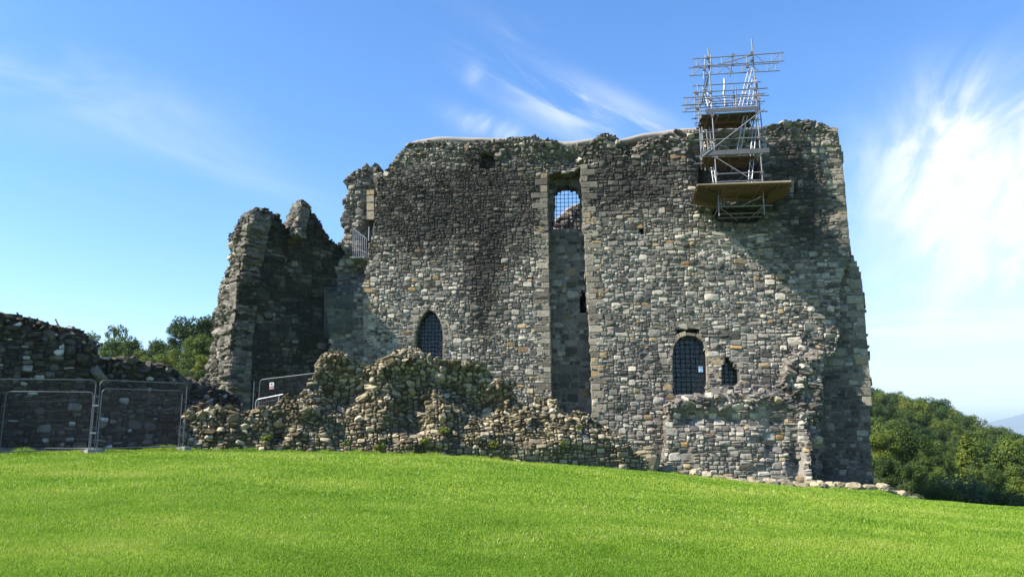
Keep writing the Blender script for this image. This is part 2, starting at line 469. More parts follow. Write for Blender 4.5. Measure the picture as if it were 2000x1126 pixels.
CURT = stone_mat('curtain_stone', [(0, (.040, .036, .033)), (.5, (.072, .063, .055)), (.82, (.11, .10, .088)), (.94, (.17, .16, .14)), (.965, (.36, .35, .33)), (1, (.55, .54, .51))], (.055, .050, .043), (.035, .032, .03))

def simple_mat(name, colr, rough=.6, metal=0., var=.15, scale=8., bump=0., spec=.4, stretch=(1, 1, 1)):
    m, t, b, out = new_mat(name)
    geo = t.node('ShaderNodeNewGeometry'); pos = t.scalev(geo.outputs['Position'], stretch)
    n = t.noise(pos, scale, 4, .6)
    c = t.mix(n, tuple(x*(1-2*var) for x in colr)+(1,), tuple(x*(1+2*var) for x in colr)+(1,))
    t.l.new(c, b.inputs['Base Color']); b.inputs['Roughness'].default_value = rough; b.inputs['Metallic'].default_value = metal
    b.inputs['Specular IOR Level'].default_value = spec
    if bump:
        bp = t.node('ShaderNodeBump'); bp.inputs['Strength'].default_value = bump; bp.inputs['Distance'].default_value = .03
        t.l.new(n, bp.inputs['Height']); t.l.new(bp.outputs[0], b.inputs['Normal'])
    return m
CAP = simple_mat('lime_capping', (.245, .225, .205), .9, 0, .10, 3., .5, .2)
STEEL = simple_mat('galvanised_steel', (.175, .185, .21), .48, .4, .12, 5.)
FENCE = simple_mat('fence_steel', (.095, .105, .125), .5, .35, .12, 5.)
WIRE = simple_mat('dull_wire', (.055, .06, .07), .7, .1, .1, 5.)
ALU = simple_mat('aluminium', (.29, .30, .34), .4, .4, .08, 6.)
TOEB = simple_mat('toe_board', (.075, .08, .09), .8, 0, .15, 2.)
IRON = simple_mat('black_iron', (.012, .012, .014), .6, .2, .1)
CLAMP = simple_mat('coupler_steel', (.16, .13, .12), .6, .4, .2)
WHITE = simple_mat('white_paint', (.72, .73, .74), .5, 0, .04)
REDP = simple_mat('red_paint', (.42, .05, .05), .5, 0, .05)
INK = simple_mat('dark_ink', (.10, .12, .18), .6, 0, .05)
WOOD, t, b, _ = new_mat('scaffold_board')
pos = t.node('ShaderNodeNewGeometry').outputs['Position']
cc = t.mix(t.noise(t.scalev(pos, (1.2, 1.2, 9)), 3, 4), (.038, .023, .010, 1), (.105, .066, .027, 1))
cc = t.mix(1., cc, t.ramp(attr(t, 'rnd'), [(0, (.4, .42, .45)), (1, (1.35, 1.25, 1.1))]), 'MULTIPLY')
t.l.new(cc, b.inputs['Base Color']); b.inputs['Roughness'].default_value = .85
CONC = simple_mat('concrete_block', (.22, .22, .21), .9, 0, .15, 12.)

def glass_mat(name, fac, tintc, rough):
    m, t, b, out = new_mat(name)
    t.n.remove(b)
    tr = t.node('ShaderNodeBsdfTransparent'); tr.inputs[0].default_value = tintc
    gl = t.node('ShaderNodeBsdfGlossy'); gl.inputs['Roughness'].default_value = rough; gl.inputs[0].default_value = (.8, .9, 1, 1)
    mx = t.node('ShaderNodeMixShader'); mx.inputs[0].default_value = fac
    t.l.new(tr.outputs[0], mx.inputs[1]); t.l.new(gl.outputs[0], mx.inputs[2]); t.l.new(mx.outputs[0], out.inputs['Surface'])
    return m
GLASS = glass_mat('window_glass', .035, (.75, .8, .85, 1), .3)
SCREEN = glass_mat('screen_glass', .012, (.74, .76, .68, 1), .3)

# ================================================================== THE GROUND
RC = np.array([-1.3, -.64, -.52, -.40, -.26, -.06, .10, .32, .45, .54, .64, .80, 1.3])
YR = np.array([0, 10, 22, 28, 34, 40, 60, 90, 130, 180, 230, 300, 450, 900, 1600])
ZT = np.array([
 [0]*13,
 [.30, .40, .40, .40, .34, .26, .18, .05, -.02, -.06, -.10, -.2, -.4],
 [.95, 1.06, 1.06, 1.04, .97, .82, .55, .08, -.22, -.32, -.44, -1.0, -2],
 [1.1, 1.15, 1.12, 1.06, .98, .80, .44, -.20, -.60, -.74, -1.0, -2.2, -4],
 [1.3, 1.3, 1.3, 1.35, 1.3, .75, .25, -.62, -.85, -1.4, -2.0, -4, -7],
 [1.3, 1.4, 1.8, 2.1, 1.9, .75, .05, -1.0, -1.15, -2.8, -4.0, -6, -9],
 [0, 3.2, 3.6, 3.6, 1.6, -1, -2, -3, -3.4, -3.7, -4.0, -6, -9],
 [-2, 5.5, 6.5, 6.5, 2, -3, -4, -4.5, -4.2, -4.3, -5, -7, -11],
 [-5, 3, 4, 4, 1, -5, -6, -5.5, -4.8, -5.2, -6.8, -10, -15],
 [-9, -4, -3, -3, -4, -8, -6, -1, -.5, -2.5, -8.5, -15, -22],
 [-14, -9, -8, -8, -8, -9, -3, 4, 4.5, .5, -9.0, -18, -28],
 [-20, -15, -14, -14, -14, -14, -6, 4, 5, -4.0, -14, -24, -34],
 [-34, -30, -30, -30, -30, -30, -22, -14, -14, -22, -28, -34, -40],
 [-48, -46, -46, -46, -46, -46, -46, -44, -44, -46, -46, -48, -50],
 [-56]*13], float)
def smoothstep(t): return t*t*(3-2*t)
def gz(x, y):
    x = np.asarray(x, float); y = np.asarray(y, float)
    yy = np.maximum(y, 0.); r = np.clip(x/np.maximum(yy, 6.), RC[0], RC[-1])
    i = np.clip(np.searchsorted(RC, r, 'right')-1, 0, len(RC)-2); j = np.clip(np.searchsorted(YR, yy, 'right')-1, 0, len(YR)-2)
    a = np.clip((r-RC[i])/(RC[i+1]-RC[i]), 0, 1); c = np.clip((yy-YR[j])/(YR[j+1]-YR[j]), 0, 1)
    z = (ZT[j, i]*(1-a)+ZT[j, i+1]*a)*(1-c) + (ZT[j+1, i]*(1-a)+ZT[j+1, i+1]*a)*c
    return z + .045*fbm(x*.35, y*.35, 3., 2)*np.clip(yy/10, 0, 1)
def gz1(x, y): return float(gz(np.array([x]), np.array([y]))[0])

def sheet(name, xs, ys, zf, mat):
    mb = MB(); Xg, Yg = np.meshgrid(xs, ys, indexing='ij'); Zg = zf(Xg, Yg)
    nx, ny = len(xs), len(ys); idx = np.arange(nx*ny).reshape(nx, ny)
    q = np.stack([idx[:-1, :-1].ravel(), idx[1:, :-1].ravel(), idx[1:, 1:].ravel(), idx[:-1, 1:].ravel()], 1)
    mb.add(np.stack([Xg.ravel(), Yg.ravel(), Zg.ravel()], 1), q, smooth=True)
    return mb.build(name, mat)

GRASSM, t, b, out = new_mat('turf')
pos = t.node('ShaderNodeNewGeometry').outputs['Position']
nn = t.noise(pos, .35, 4, .6); nf = t.noise(pos, 9, 4, .7); nm_ = t.noise(pos, 2.2, 4, .7)
c = t.mix(t.maprange(nn, .35, .65), (.085, .165, .012, 1), (.140, .220, .025, 1))
c = t.mix(t.math('MULTIPLY', t.maprange(nm_, .56, .72), .55), c, (.23, .26, .06, 1))
c = t.mix(1., c, t.ramp(nf, [(.25, (.62, .65, .6)), (.75, (1.3, 1.28, 1.3))]), 'MULTIPLY')
sy = t.node('ShaderNodeSeparateXYZ'); t.l.new(pos, sy.inputs[0])
fl = t.math('ADD', sy.outputs[1], t.math('MULTIPLY', nn, 8.))
c = t.mix(t.maprange(fl, 47, 51), c, t.mix(nm_, (.020, .032, .010, 1), (.050, .065, .022, 1)))
t.l.new(c, b.inputs['Base Color']); b.inputs['Roughness'].default_value = .9; b.inputs['Specular IOR Level'].default_value = .1
bp = t.node('ShaderNodeBump'); bp.inputs['Strength'].default_value = .6; bp.inputs['Distance'].default_value = .05
t.l.new(t.noise(pos, 22, 3, .7), bp.inputs['Height']); t.l.new(bp.outputs[0], b.inputs['Normal'])

xs = np.concatenate([-np.geomspace(1800, 32, 26), np.arange(-30, 30.1, .6), np.geomspace(32, 1800, 26)])
ys = np.concatenate([np.array([-1500, -600, -200, -60, -20, -5]), np.arange(0, 44, .6), np.geomspace(46, 1650, 34)])
struct(sheet('ground', xs, ys, gz, GRASSM))
SEAM, t, b, out = new_mat('sea_water')
b.inputs['Base Color'].default_value = (.05, .09, .12, 1); b.inputs['Roughness'].default_value = .35
sea = sheet('sea', np.linspace(-26000, 26000, 9), np.linspace(900, 26000, 9), lambda x, y: x*0-52., SEAM); struct(sea)
# far hills across the water
FARM = simple_mat('far_moorland', (.07, .085, .06), .95, 0, .2, .002)
def farz(x, y):
    t_ = (x-8200)/3600.
    prof = 430*np.exp(-((x-10600)/1700.)**2) + 230*np.exp(-((x-13800)/2400.)**2)
    ridge = np.exp(-((y-15500)/1300.)**2)
    return -60 + prof*ridge*(1+.18*fbm(x/900., y/900., 4., 3))
hl = sheet('far_hills', np.linspace(7000, 17500, 80), np.linspace(12500, 19000, 30), farz, FARM); struct(hl)

# grass blades over the near lawn: one mass nobody could count
def lawn():
    rng = np.random.default_rng(3)
    P = []; Hh = []; Wd = []
    for y0, y1, dens, hgt, wd in ((6.8, 10, 7500, .038, .0048), (10, 14, 4000, .042, .0065), (14, 20, 1300, .052, .011), (20, 28, 520, .055, .017), (28, 42, 170, .06, .025)):
        area = .70*2*(y0+y1)/2*(y1-y0); k = int(area*dens)
        y = rng.uniform(y0, y1, k); x = rng.uniform(-.70, .70, k)*y
        keep = np.ones(k, bool)
        if y1 > 20:
            rr = x/y; lim = np.interp(rr, [-.7, -.62, -.40, -.1, .13, .16, .34, .46, .7], [20.6, 22.0, 24.6, 27.2, 29.5, 33.5, 35.2, 37.8, 44])
            keep = y < lim
        x, y = x[keep], y[keep]
        k2 = int(k*.42); ya = rng.uniform(max(3.5, y0-(3.3 if y0 < 7 else 0)), y1, k2); xa = rng.choice([-1., 1.], k2)*(.70*ya + np.abs(rng.normal(0, .32, k2))*(ya+3.))
        ka = ya < (np.where(xa < 0, 20.6, 60) if y1 > 20 else 60); xa, ya = xa[ka], ya[ka]
        P.append(np.stack([xa, ya], 1)); Hh.append(hgt*.8*rng.uniform(.45, 1.3, len(xa))); Wd.append(np.full(len(xa), wd*1.25))
        P.append(np.stack([x, y], 1)); Hh.append(hgt*.8*rng.uniform(.45, 1.3, len(x))); Wd.append(np.full(len(x), wd))
    k = 16000; x0 = rng.uniform(-.62, .47, k)
    lim = np.interp(x0, [-.62, -.40, -.1, .13, .16, .34, .46], [21.6, 24.9, 26.2, 29.0, 33.2, 34.9, 37.2]); y = lim - np.abs(rng.normal(0, .22, k)); tall = np.clip(fbm(x0*60, y*0, 4., 2)+.35, 0, 1)
    P.append(np.stack([x0*y, y], 1)); Hh.append((.05+.13*tall)*rng.uniform(.4, 1.2, k)); Wd.append(np.full(k, .012))
    P = np.concatenate(P); Hh = np.concatenate(Hh); Wd = np.concatenate(Wd)
    cl_ = fbm(P[:, 0]*1.6, P[:, 1]*1.6, 8., 3); Hh *= 1+.45*cl_
    z = gz(P[:, 0], P[:, 1]); k = len(P)
    th = rng.uniform(0, 2*np.pi, k); ln = rng.uniform(.1, .9, k)*Hh; la = rng.uniform(0, 2*np.pi, k)
    B = np.stack([P[:, 0], P[:, 1], z-.006], 1); D = np.stack([np.cos(th)*Wd, np.sin(th)*Wd, th*0], 1)
    T = B + np.stack([np.cos(la)*ln, np.sin(la)*ln, Hh+.006], 1)
    V = np.stack([B-D, B+D, T], 1).reshape(-1, 3)
    pat = fbm(P[:, 0]*.22, P[:, 1]*.35, 5., 3); pat2 = fbm(P[:, 0]*.9, P[:, 1]*1.2, 6., 3)
    rnd = np.clip(.40 + .55*pat + .34*pat2 + rng.normal(0, .11, k), 0, 1)
    straw = rng.random(k) < np.clip(.006 + .07*np.clip(pat2, 0, 1), 0, 1); rnd = np.where(straw, 1.0, rnd*.93)
    mb = MB(); mb.add(V, np.arange(3*k).reshape(-1, 3), rnd)
    m, t, b, out = new_mat('grass_blade')
    c = t.ramp(attr(t, 'rnd'), [(0, (.110, .225, .015)), (.35, (.185, .312, .028)), (.7, (.275, .378, .050)), (.93, (.37, .41, .095)), (1, (.50, .46, .22))])
    t.l.new(c, b.inputs['Base Color']); b.inputs['Roughness'].default_value = .55; b.inputs['Specular IOR Level'].default_value = .25
    tl = t.node('ShaderNodeBsdfTranslucent'); t.l.new(c, tl.inputs[0])
    mx = t.node('ShaderNodeMixShader'); mx.inputs[0].default_value = .42
    t.l.new(b.outputs[0], mx.inputs[1]); t.l.new(tl.outputs[0], mx.inputs[2]); t.l.new(mx.outputs[0], out.inputs['Surface'])
    o = mb.build('grass', m)
    tag(o, 'short bright green mown grass covering the rise before the castle', 'grass', kind='stuff')
lawn()

# ================================================================== THE KEEP
KF = Frame((2.83, 40.0, 0), -6.0)
keep = thing('castle_keep', tuple(KF.pt(0, -1.0, -5)), 'tall roofless grey rubble castle keep with barred windows and scaffolding at its head', 'castle')
GB = 1010          # a row well under the turf

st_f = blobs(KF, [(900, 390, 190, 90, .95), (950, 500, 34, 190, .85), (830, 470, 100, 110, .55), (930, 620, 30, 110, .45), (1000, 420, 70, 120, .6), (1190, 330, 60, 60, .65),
                  (1260, 385, 120, 60, .6), (1300, 320, 90, 50, .55), (1555, 360, 85, 115, 1.05), (1440, 420, 60, 30, .6), (1600, 470, 60, 70, .35), (990, 660, 30, 60, .35),  # blob right of the scaffold: dark crust plus painted deepening of its shadow
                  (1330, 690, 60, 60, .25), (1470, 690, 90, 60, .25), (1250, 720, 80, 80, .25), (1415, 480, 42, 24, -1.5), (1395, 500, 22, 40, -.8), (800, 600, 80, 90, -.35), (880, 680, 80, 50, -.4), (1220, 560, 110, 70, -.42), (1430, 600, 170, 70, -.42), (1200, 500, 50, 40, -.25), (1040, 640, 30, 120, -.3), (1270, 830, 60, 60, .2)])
def keep_stain_shade(u, v):
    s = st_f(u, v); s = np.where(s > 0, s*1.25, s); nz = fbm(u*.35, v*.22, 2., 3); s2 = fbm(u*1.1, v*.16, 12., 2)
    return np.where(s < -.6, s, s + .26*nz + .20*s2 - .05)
dp_f = blobs(KF, [(1440, 385, 70, 60, -.22), (1365, 300, 12, 40, -.35), (1500, 262, 24, 18, -.45), (1228, 285, 14, 12, -.4), (1575, 740, 25, 60, .35), (1568, 830, 22, 90, .45)])
tone = blobs(KF, [(1110, 310, 40, 25, -.5)])
def keep_depth(u, v):
    return dp_f(u, v) + tone(u, v) + .035*fbm(u*.5, v*.5, 6., 2)
rf_ = blobs(KF, [(948, 314, 30, 20, .5), (1100, 300, 55, 32, .75), (1440, 375, 70, 50, .5), (1446, 413, 56, 24, .6), (1580, 770, 40, 110, .9), (1625, 640, 25, 70, .6), (1430, 330, 60, 30, .4), (1050, 290, 80, 18, .4), (1300, 290, 70, 22, .35)])
def keep_rough(u, v): return rf_(u, v)
_ux, _vx = KF.uv(1150, 400)
def keep_size(u, v):
    k = .86 if u < _ux else 1.08
    return k*(1 + .20*float(fbm(np.array([u*.4]), np.array([v*.7]), 17., 2)[0])) * (.85 if v > KF.uv(1150, 420)[1] and u < _ux else 1.0)

TOPO = [(735, 352), (752, 330), (772, 306), (796, 281), (832, 277), (900, 279), (940, 280), (1000, 271), (1040, 267), (1070, 272), (1105, 281), (1135, 281), (1160, 269), (1184, 257), (1206, 270), (1236, 283), (1255, 274), (1300, 262), (1345, 253), (1400, 257), (1480, 264), (1500, 247), (1545, 235), (1600, 239), (1636, 256)]
RIGHT = [(1645, 305), (1650, 360), (1655, 420), (1662, 492), (1650, 540), (1640, 570), (1641, 640), (1634, 690), (1612, 705), (1602, 735), (1603, 800), (1594, 860), (1590, GB)]
NICHE = [(936, 304), (950, 299), (963, 302), (967, 318), (968, 329), (950, 331), (938, 329)]
CHUTE = [(1398, 398), (1440, 396), (1494, 400), (1492, 418), (1484, 431), (1440, 433), (1402, 430), (1392, 414)]
GAP = [(1362, 366), (1366, 322), (1392, 312), (1440, 316), (1478, 312), (1490, 330), (1484, 366), (1440, 372)]
FACE = TOPO + RIGHT + [(708, GB), (711, 640), (708, 560), (718, 520), (729, 440)]
RECESS = [(1070, 342), (1090, 333), (1115, 336), (1133, 322), (1143, 520), (1153, 700), (1155, 830), (1079, 830), (1074, 560)]
BIGW = [(1314, 772), (1312, 690), (1316, 672), (1327, 658), (1346, 652), (1365, 657), (1376, 670), (1380, 690), (1382, 772)]
LINT = [(1322, 661), (1322, 641), (1366, 641), (1366, 661)]
SMALLW = [(1410, 752), (1408, 712), (1414, 709), (1414, 697), (1424, 697), (1426, 704), (1433, 706), (1436, 716), (1444, 722), (1446, 744), (1438, 750), (1426, 752)]
POINT = [(813, 705), (812, 650), (818, 628), (828, 612), (840, 603), (852, 611), (861, 628), (865, 650), (865, 705)]
PUT = [(1249, 457), (1249, 448), (1258, 448), (1258, 457)]
SLIT = [(1550, 379), (1550, 357), (1555, 357), (1555, 379)]
mb = MB()
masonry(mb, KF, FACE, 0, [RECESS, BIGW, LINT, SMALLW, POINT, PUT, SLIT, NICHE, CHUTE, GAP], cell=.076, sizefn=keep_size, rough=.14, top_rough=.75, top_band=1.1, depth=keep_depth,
        roughfn=keep_rough, stain=keep_stain_shade, thick=1.1, seed=11, wmax=6.4, hmax=4.2, prot=(.010, .060), course=.72)
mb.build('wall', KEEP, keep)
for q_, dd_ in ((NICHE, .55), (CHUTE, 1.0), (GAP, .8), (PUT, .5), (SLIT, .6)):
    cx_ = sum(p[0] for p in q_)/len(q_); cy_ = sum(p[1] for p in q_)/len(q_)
    mb = MB(); masonry(mb, KF, [(cx_+(x-cx_)*1.5, cy_+(y-cy_)*1.7) for x, y in q_], -dd_, [], cell=.10, rough=.35, top_rough=.2, stain=lambda u, v: 1.3+.2*fbm(u, v, 2., 2), thick=.4, seed=int(cx_)); mb.build('niche_wall', KEEP, keep)  # backs coloured dark to stand in for shade inside the hollows
# back of the tall recess
REC2 = [(1050, 285), (1180, 285), (1185, 850), (1050, 850)]
HIWIN = [(1079, 446), (1079, 388), (1083, 372), (1093, 364), (1106, 361), (1120, 364), (1129, 372), (1133, 386), (1134, 446)]
LANC = [(1133, 611), (1133, 578), (1139, 565), (1146, 578), (1146, 611)]
mb = MB()
masonry(mb, KF, REC2, -1.1, [HIWIN, LANC], cell=.11, size=1.15, rough=.05, top_rough=.3, stain=lambda u, v: .42+.3*fbm(u*.6, v*.4, 9., 3), thick=1.0, seed=12, wmax=7, hmax=4.5, prot=(.005, .02), course=.85, edge=.05)
mb.build('recess_wall', KEEP, keep)
# set-back flank at the right with its sloping shoulder
FLANK = [(1575, 520), (1660, 488), (1672, 512), (1683, 541), (1688, 600), (1694, 680), (1702, 770), (1703, 792), (1699, 796), (1702, 860), (1704, GB), (1575, GB)]
mb = MB()
masonry(mb, KF, FLANK, -.62, [], cell=.10, size=1.0, rough=.08, top_rough=.05, stain=lambda u, v: .42+.5*fbm(u*.8, v*.35, 19., 3), thick=1.6, seed=13, wmax=7, hmax=4, prot=(.006, .035), course=.85, edge=.05)
mb.build('flank_wall', KEEP, keep)

# dressed corner stones: each edge of the keep that the photograph shows with long-and-short work
def quoins(line, side, n, h=(.26, .42), wl=(.38, .75), seed=1, pr=.035):
    rng = random.Random(seed); mb = MB()
    pts = [KF.uv(x, y, n) for x, y in line]; pts.sort(key=lambda p: p[1])
    v = pts[0][1]; k = 0
    while v < pts[-1][1]:
        hh = rng.uniform(*h)
        u = float(np.interp(v+hh/2, [p[1] for p in pts], [p[0] for p in pts]))
        ln = (wl[1] if k % 2 else wl[0])*rng.uniform(.8, 1.2)
        u_a, u_b = (u, u+side*ln)
        q = [(u_a, v+.012), (u_b, v+.012), (u_b, v+hh-.012), (u_a, v+hh-.012)]
        q = [(a+rng.uniform(-.012, .012), b_+rng.uniform(-.008, .008)) for a, b_ in q]
        uc = (u_a+u_b)/2; vc = v+hh/2; p = pr*rng.uniform(.7, 1.5)
        V = [KF.pt(a, b_, n-.25) for a, b_ in q] + [KF.pt(a, b_, n+p*.7) for a, b_ in q] + [KF.pt(uc+(a-uc)*.90, vc+(b_-vc)*.84, n+p) for a, b_ in q]
        fs = [(i, (i+1) % 4, 4+(i+1) % 4, 4+i) for i in range(4)] + [(4+i, 4+(i+1) % 4, 8+(i+1) % 4, 8+i) for i in range(4)] + [(8, 9, 10, 11)]
        s = float(keep_stain_shade(np.array([uc]), np.array([vc]))[0])
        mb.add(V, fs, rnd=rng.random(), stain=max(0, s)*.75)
        v += hh; k += 1
    return mb
for i, (line, side, n_, sd) in enumerate([
        ([(1134, 330), (1144, 520), (1154, 700), (1156, 815)], 1, .02, 3), ([(1069, 345), (1073, 560), (1078, 800)], -1, .02, 4),
        ([(1637, 262), (1650, 360), (1655, 420), (1661, 490)], -1, .02, 5), ([(1683, 545), (1694, 680), (1702, 770), (1703, 792)], -1, -.60, 6),
        ([(711, 700), (710, 640), (709, 565)], 1, .02, 7)]):
    quoins(line, side, n_, seed=sd, h=(.24, .4) if i != 3 else (.3, .5)).build('quoins', QUOIN, keep)
# lintel and jamb stones of the openings
def slab(mb, pxs, n, th, rnd, st=.1):
    mb.prism([KF.P(x, y, n) for x, y in pxs], KF.N*th, rnd=rnd, stain=st)
mb = MB()
for pxs, rnd in (([(1308, 640), (1308, 628), (1372, 627), (1372, 640)], .2), ([(1383, 712), (1383, 698), (1412, 697), (1412, 712)], .95), ([(1384, 742), (1384, 714), (1407, 714), (1407, 742)], .55),
                 ([(1384, 770), (1384, 757), (1420, 756), (1420, 770)], .6), ([(1294, 762), (1294, 748), (1311, 748), (1311, 762)], .98), ([(1292, 712), (1292, 694), (1311, 694), (1311, 712)], .5),
                 ([(1438, 716), (1438, 708), (1450, 708), (1450, 718)], .8), ([(1448, 748), (1448, 731), (1457, 731), (1457, 748)], .99),
                 ([(1541, 378), (1541, 352), (1549, 352), (1549, 378)], .7), ([(1557, 378), (1557, 353), (1567, 353), (1567, 378)], .6), ([(1541, 389), (1541, 381), (1566, 381), (1566, 389)], .8),
                 ([(797, 650), (797, 636), (812, 632), (812, 650)], .7), ([(801, 628), (808, 616), (822, 617), (816, 630)], .6), ([(866, 640), (860, 622), (874, 616), (879, 640)], .7), ([(866, 664), (866, 645), (884, 645), (884, 664)], .5)):
    mb = MB(); slab(mb, pxs, -.15, .19, rnd, .55 if pxs[0][0] > 1530 else .1); mb.build('dressed_stone', QUOIN, keep)

def surround(pxp, wd, ln, seed, skip_last=True, pr=.03, first_k=0):
    rng = random.Random(seed); P_ = [Vector((*KF.uv(x, y, 0), 0)) for x, y in pxp]
    if not skip_last: P_.append(P_[0])
    d = [0.]
    for a, b_ in zip(P_[:-1], P_[1:]): d.append(d[-1]+(b_-a).length)
    def at_(s_):
        s_ = max(0, min(d[-1]-1e-4, s_)); k = max(i for i in range(len(d)) if d[i] <= s_); k = min(k, len(P_)-2)
        f = (s_-d[k])/max(1e-6, d[k+1]-d[k]); t_ = (P_[k+1]-P_[k]).normalized(); return P_[k].lerp(P_[k+1], f), Vector((-t_.y, t_.x, 0))
    s_ = 0.; mb = MB()
    while s_ < d[-1]-.08:
        e = min(d[-1], s_+ln*rng.uniform(.75, 1.3)); w2 = wd*rng.uniform(.75, 1.4)
        a, na = at_(s_+.008); b_, nb_ = at_(e-.008); nm2 = (na+nb_).normalized()
        q = [a, b_, b_+(nb_*.5+nm2*.5)*w2, a+(na*.5+nm2*.5)*w2]; p = pr*rng.uniform(.6, 1.4); c_ = sum(q, Vector())/4
        V = [KF.pt(k.x, k.y, -.45) for k in q] + [KF.pt(k.x, k.y, p*.7) for k in q] + [KF.pt(*(c_+(k-c_)*.9).xy, p) for k in q]
        fs = [(i, (i+1) % 4, 4+(i+1) % 4, 4+i) for i in range(4)] + [(4+i, 4+(i+1) % 4, 8+(i+1) % 4, 8+i) for i in range(4)] + [(8, 9, 10, 11)]
        mb.add(V, fs, rnd=rng.random()*.95, stain=.12); s_ = e
    mb.build('window_surround', QUOIN, keep)
surround([(1382, 772), (1380, 692), (1376, 671), (1365, 658), (1346, 653), (1327, 659), (1316, 673), (1313, 692), (1314, 772)][::-1], .17, .36, 3)
surround([(865, 700), (865, 650), (861, 628), (852, 612), (840, 603), (828, 612), (818, 628), (812, 650), (813, 700)][::-1], .19, .34, 4)
# pale lime capping over the broken wall heads
def capping(line, n0, n1, hgt, up, seed):
    mb = MB()
    pts = [KF.uv(x, y, 0) for x, y in line]; L = np.array(pts)
    d = np.concatenate([[0], np.cumsum(np.linalg.norm(np.diff(L, axis=0), axis=1))])
    s = np.arange(0, d[-1], .13); U = np.interp(s, d, L[:, 0]); Vv = np.interp(s, d, L[:, 1])
    Vv = np.convolve(np.pad(Vv, 3, 'edge'), np.ones(7)/7, 'valid')
    K = 14; Vt = []
    for i, (u, v) in enumerate(zip(U, Vv)):
        e = min(1., (i+.6)/4, (len(U)-i-.4)/4); e = math.sqrt(max(e, .05))
        for k in range(K):
            a = 2*math.pi*k/K; ca, sa = math.cos(a), math.sin(a)
            nn_ = (n0+n1)/2 + (n0-n1)/2*np.sign(ca)*abs(ca)**.7
            vv = v + up + hgt*e*np.sign(sa)*abs(sa)**.8*(1+.25*float(fbm(np.array([u*1.2]), np.array([k*.4]), seed, 2)[0]))
            Vt.append(KF.pt(u, vv, nn_ + .10*float(fbm(np.array([u*.9]), np.array([v+k*.2]), seed+3., 2)[0])))
    m_ = len(U); fs = [(i*K+k, i*K+(k+1) % K, (i+1)*K+(k+1) % K, (i+1)*K+k) for i in range(m_-1) for k in range(K)]
    mb.add(Vt, fs, smooth=True); mb.add(Vt, [tuple(range(K)), tuple((m_-1)*K+k for k in range(K-1, -1, -1))])
    return mb
for ln, n0, n1, hg, up, sd in (([(792, 283), (812, 273), (850, 268), (900, 269), (960, 271), (1010, 271), (1060, 271), (1100, 278), (1140, 274), (1180, 268)], -.35, -2.4, .26, .05, 1.),
                               ([(1205, 273), (1225, 268), (1250, 262), (1300, 255), (1350, 249), (1400, 247), (1450, 250), (1490, 247), (1530, 241)], -.45, -2.4, .26, .05, 2.),
                               ([(1500, 240), (1540, 237), (1590, 238), (1630, 250)], -.6, -2.3, .16, .0, 3.)):
    capping(ln, n0, n1, hg, up, sd).build('capping', CAP, keep)

# broken end of the side wall at the left, standing a little behind
TUR = [(765, 342), (742, 330), (716, 326), (697, 329), (682, 347), (676, 395), (668, 445), (663, 490), (657, 540), (655, GB), (765, GB)]
tp = blobs(KF, [(724, 408, 11, 62, -.75), (703, 520, 12, 22, -.7), (716, 476, 9, 40, -.5)], -1.3)
mb = MB()
masonry(mb, KF, TUR, -1.3, [], cell=.10, rough=.38, top_rough=.5, edge=.3, depth=lambda u, v: tp(u, v)+.12*fbm(u*1.2, v*.8, 4., 2), stain=lambda u, v: .15+.3*fbm(u*.5, v*.3, 5., 2), thick=2.0, seed=21, wmax=5, hmax=3.5, tint=.06)
mb.build('side_wall', KEEP, keep)
quo = MB()
for k, (y0, y1) in enumerate(((373, 382), (384, 396), (398, 412), (414, 430))):
    quo.prism([KF.P(x, y, -1.45) for x, y in ((718, y1), (718, y0), (732, y0), (732, y1))], KF.N*.2, rnd=[.97, .8, .9, .7][k])
quo.build('door_jamb', QUOIN, keep)
capping([(684, 333), (700, 325), (716, 324), (745, 331)], -1.6, -2.6, .14, 0., 5.).build('capping', CAP, keep)
LOWL = [(636, 572), (660, 568), (690, 566), (715, 560), (715, GB), (636, GB)]
mb = MB()
masonry(mb, KF, LOWL, -.9, [], cell=.10, rough=.08, top_rough=.1, edge=.03, stain=lambda u, v: -.05+.2*fbm(u, v, 5., 2), thick=1.2, seed=22, wmax=6, hmax=4, tint=.08)
mb.build('stair_wall', KEEP, keep)

# projecting stub of a lost building at the foot of the keep
BLK = [(1301, GB), (1299, 860), (1300, 815), (1306, 793), (1322, 782), (1345, 776), (1400, 772), (1450, 769), (1490, 767), (1530, 772), (1556, 786), (1575, 812), (1584, 860), (1588, GB)]
bf = blobs(KF, [(1350, 815, 30, 16, -.3), (1420, 818, 60, 18, -.28), (1520, 850, 40, 70, -.35), (1560, 900, 14, 40, -.6)], 1.5)
mb = MB()
def bfull(u, v): return bf(u, v) + .09*fbm(u*.8, v*.8, 2., 3)
masonry(mb, KF, BLK, 1.5, [], cell=.098, rough=.18, top_rough=1.0, top_band=.75, depth=bfull, stain=lambda u, v: -.15+.35*fbm(u*.6, v*.6, 6., 2), thick=1.6, seed=23, wmax=5.5, hmax=3.6, edge=.16)
TOOTH = [(1532, GB), (1535, 760), (1542, 700), (1556, 694), (1578, 698), (1590, 712), (1596, 760), (1592, 800), (1598, 860), (1600, 905), (1598, GB)]
masonry(mb, KF, TOOTH, .75, [], cell=.10, rough=.7, top_rough=.4, edge=.35, depth=lambda u, v: .28*fbm(u*1.3, v*1.3, 3., 3), thick=1.0, seed=24, wmax=5, hmax=3.4, tint=.03)
mb.build('stub_wall', KEEP, keep)

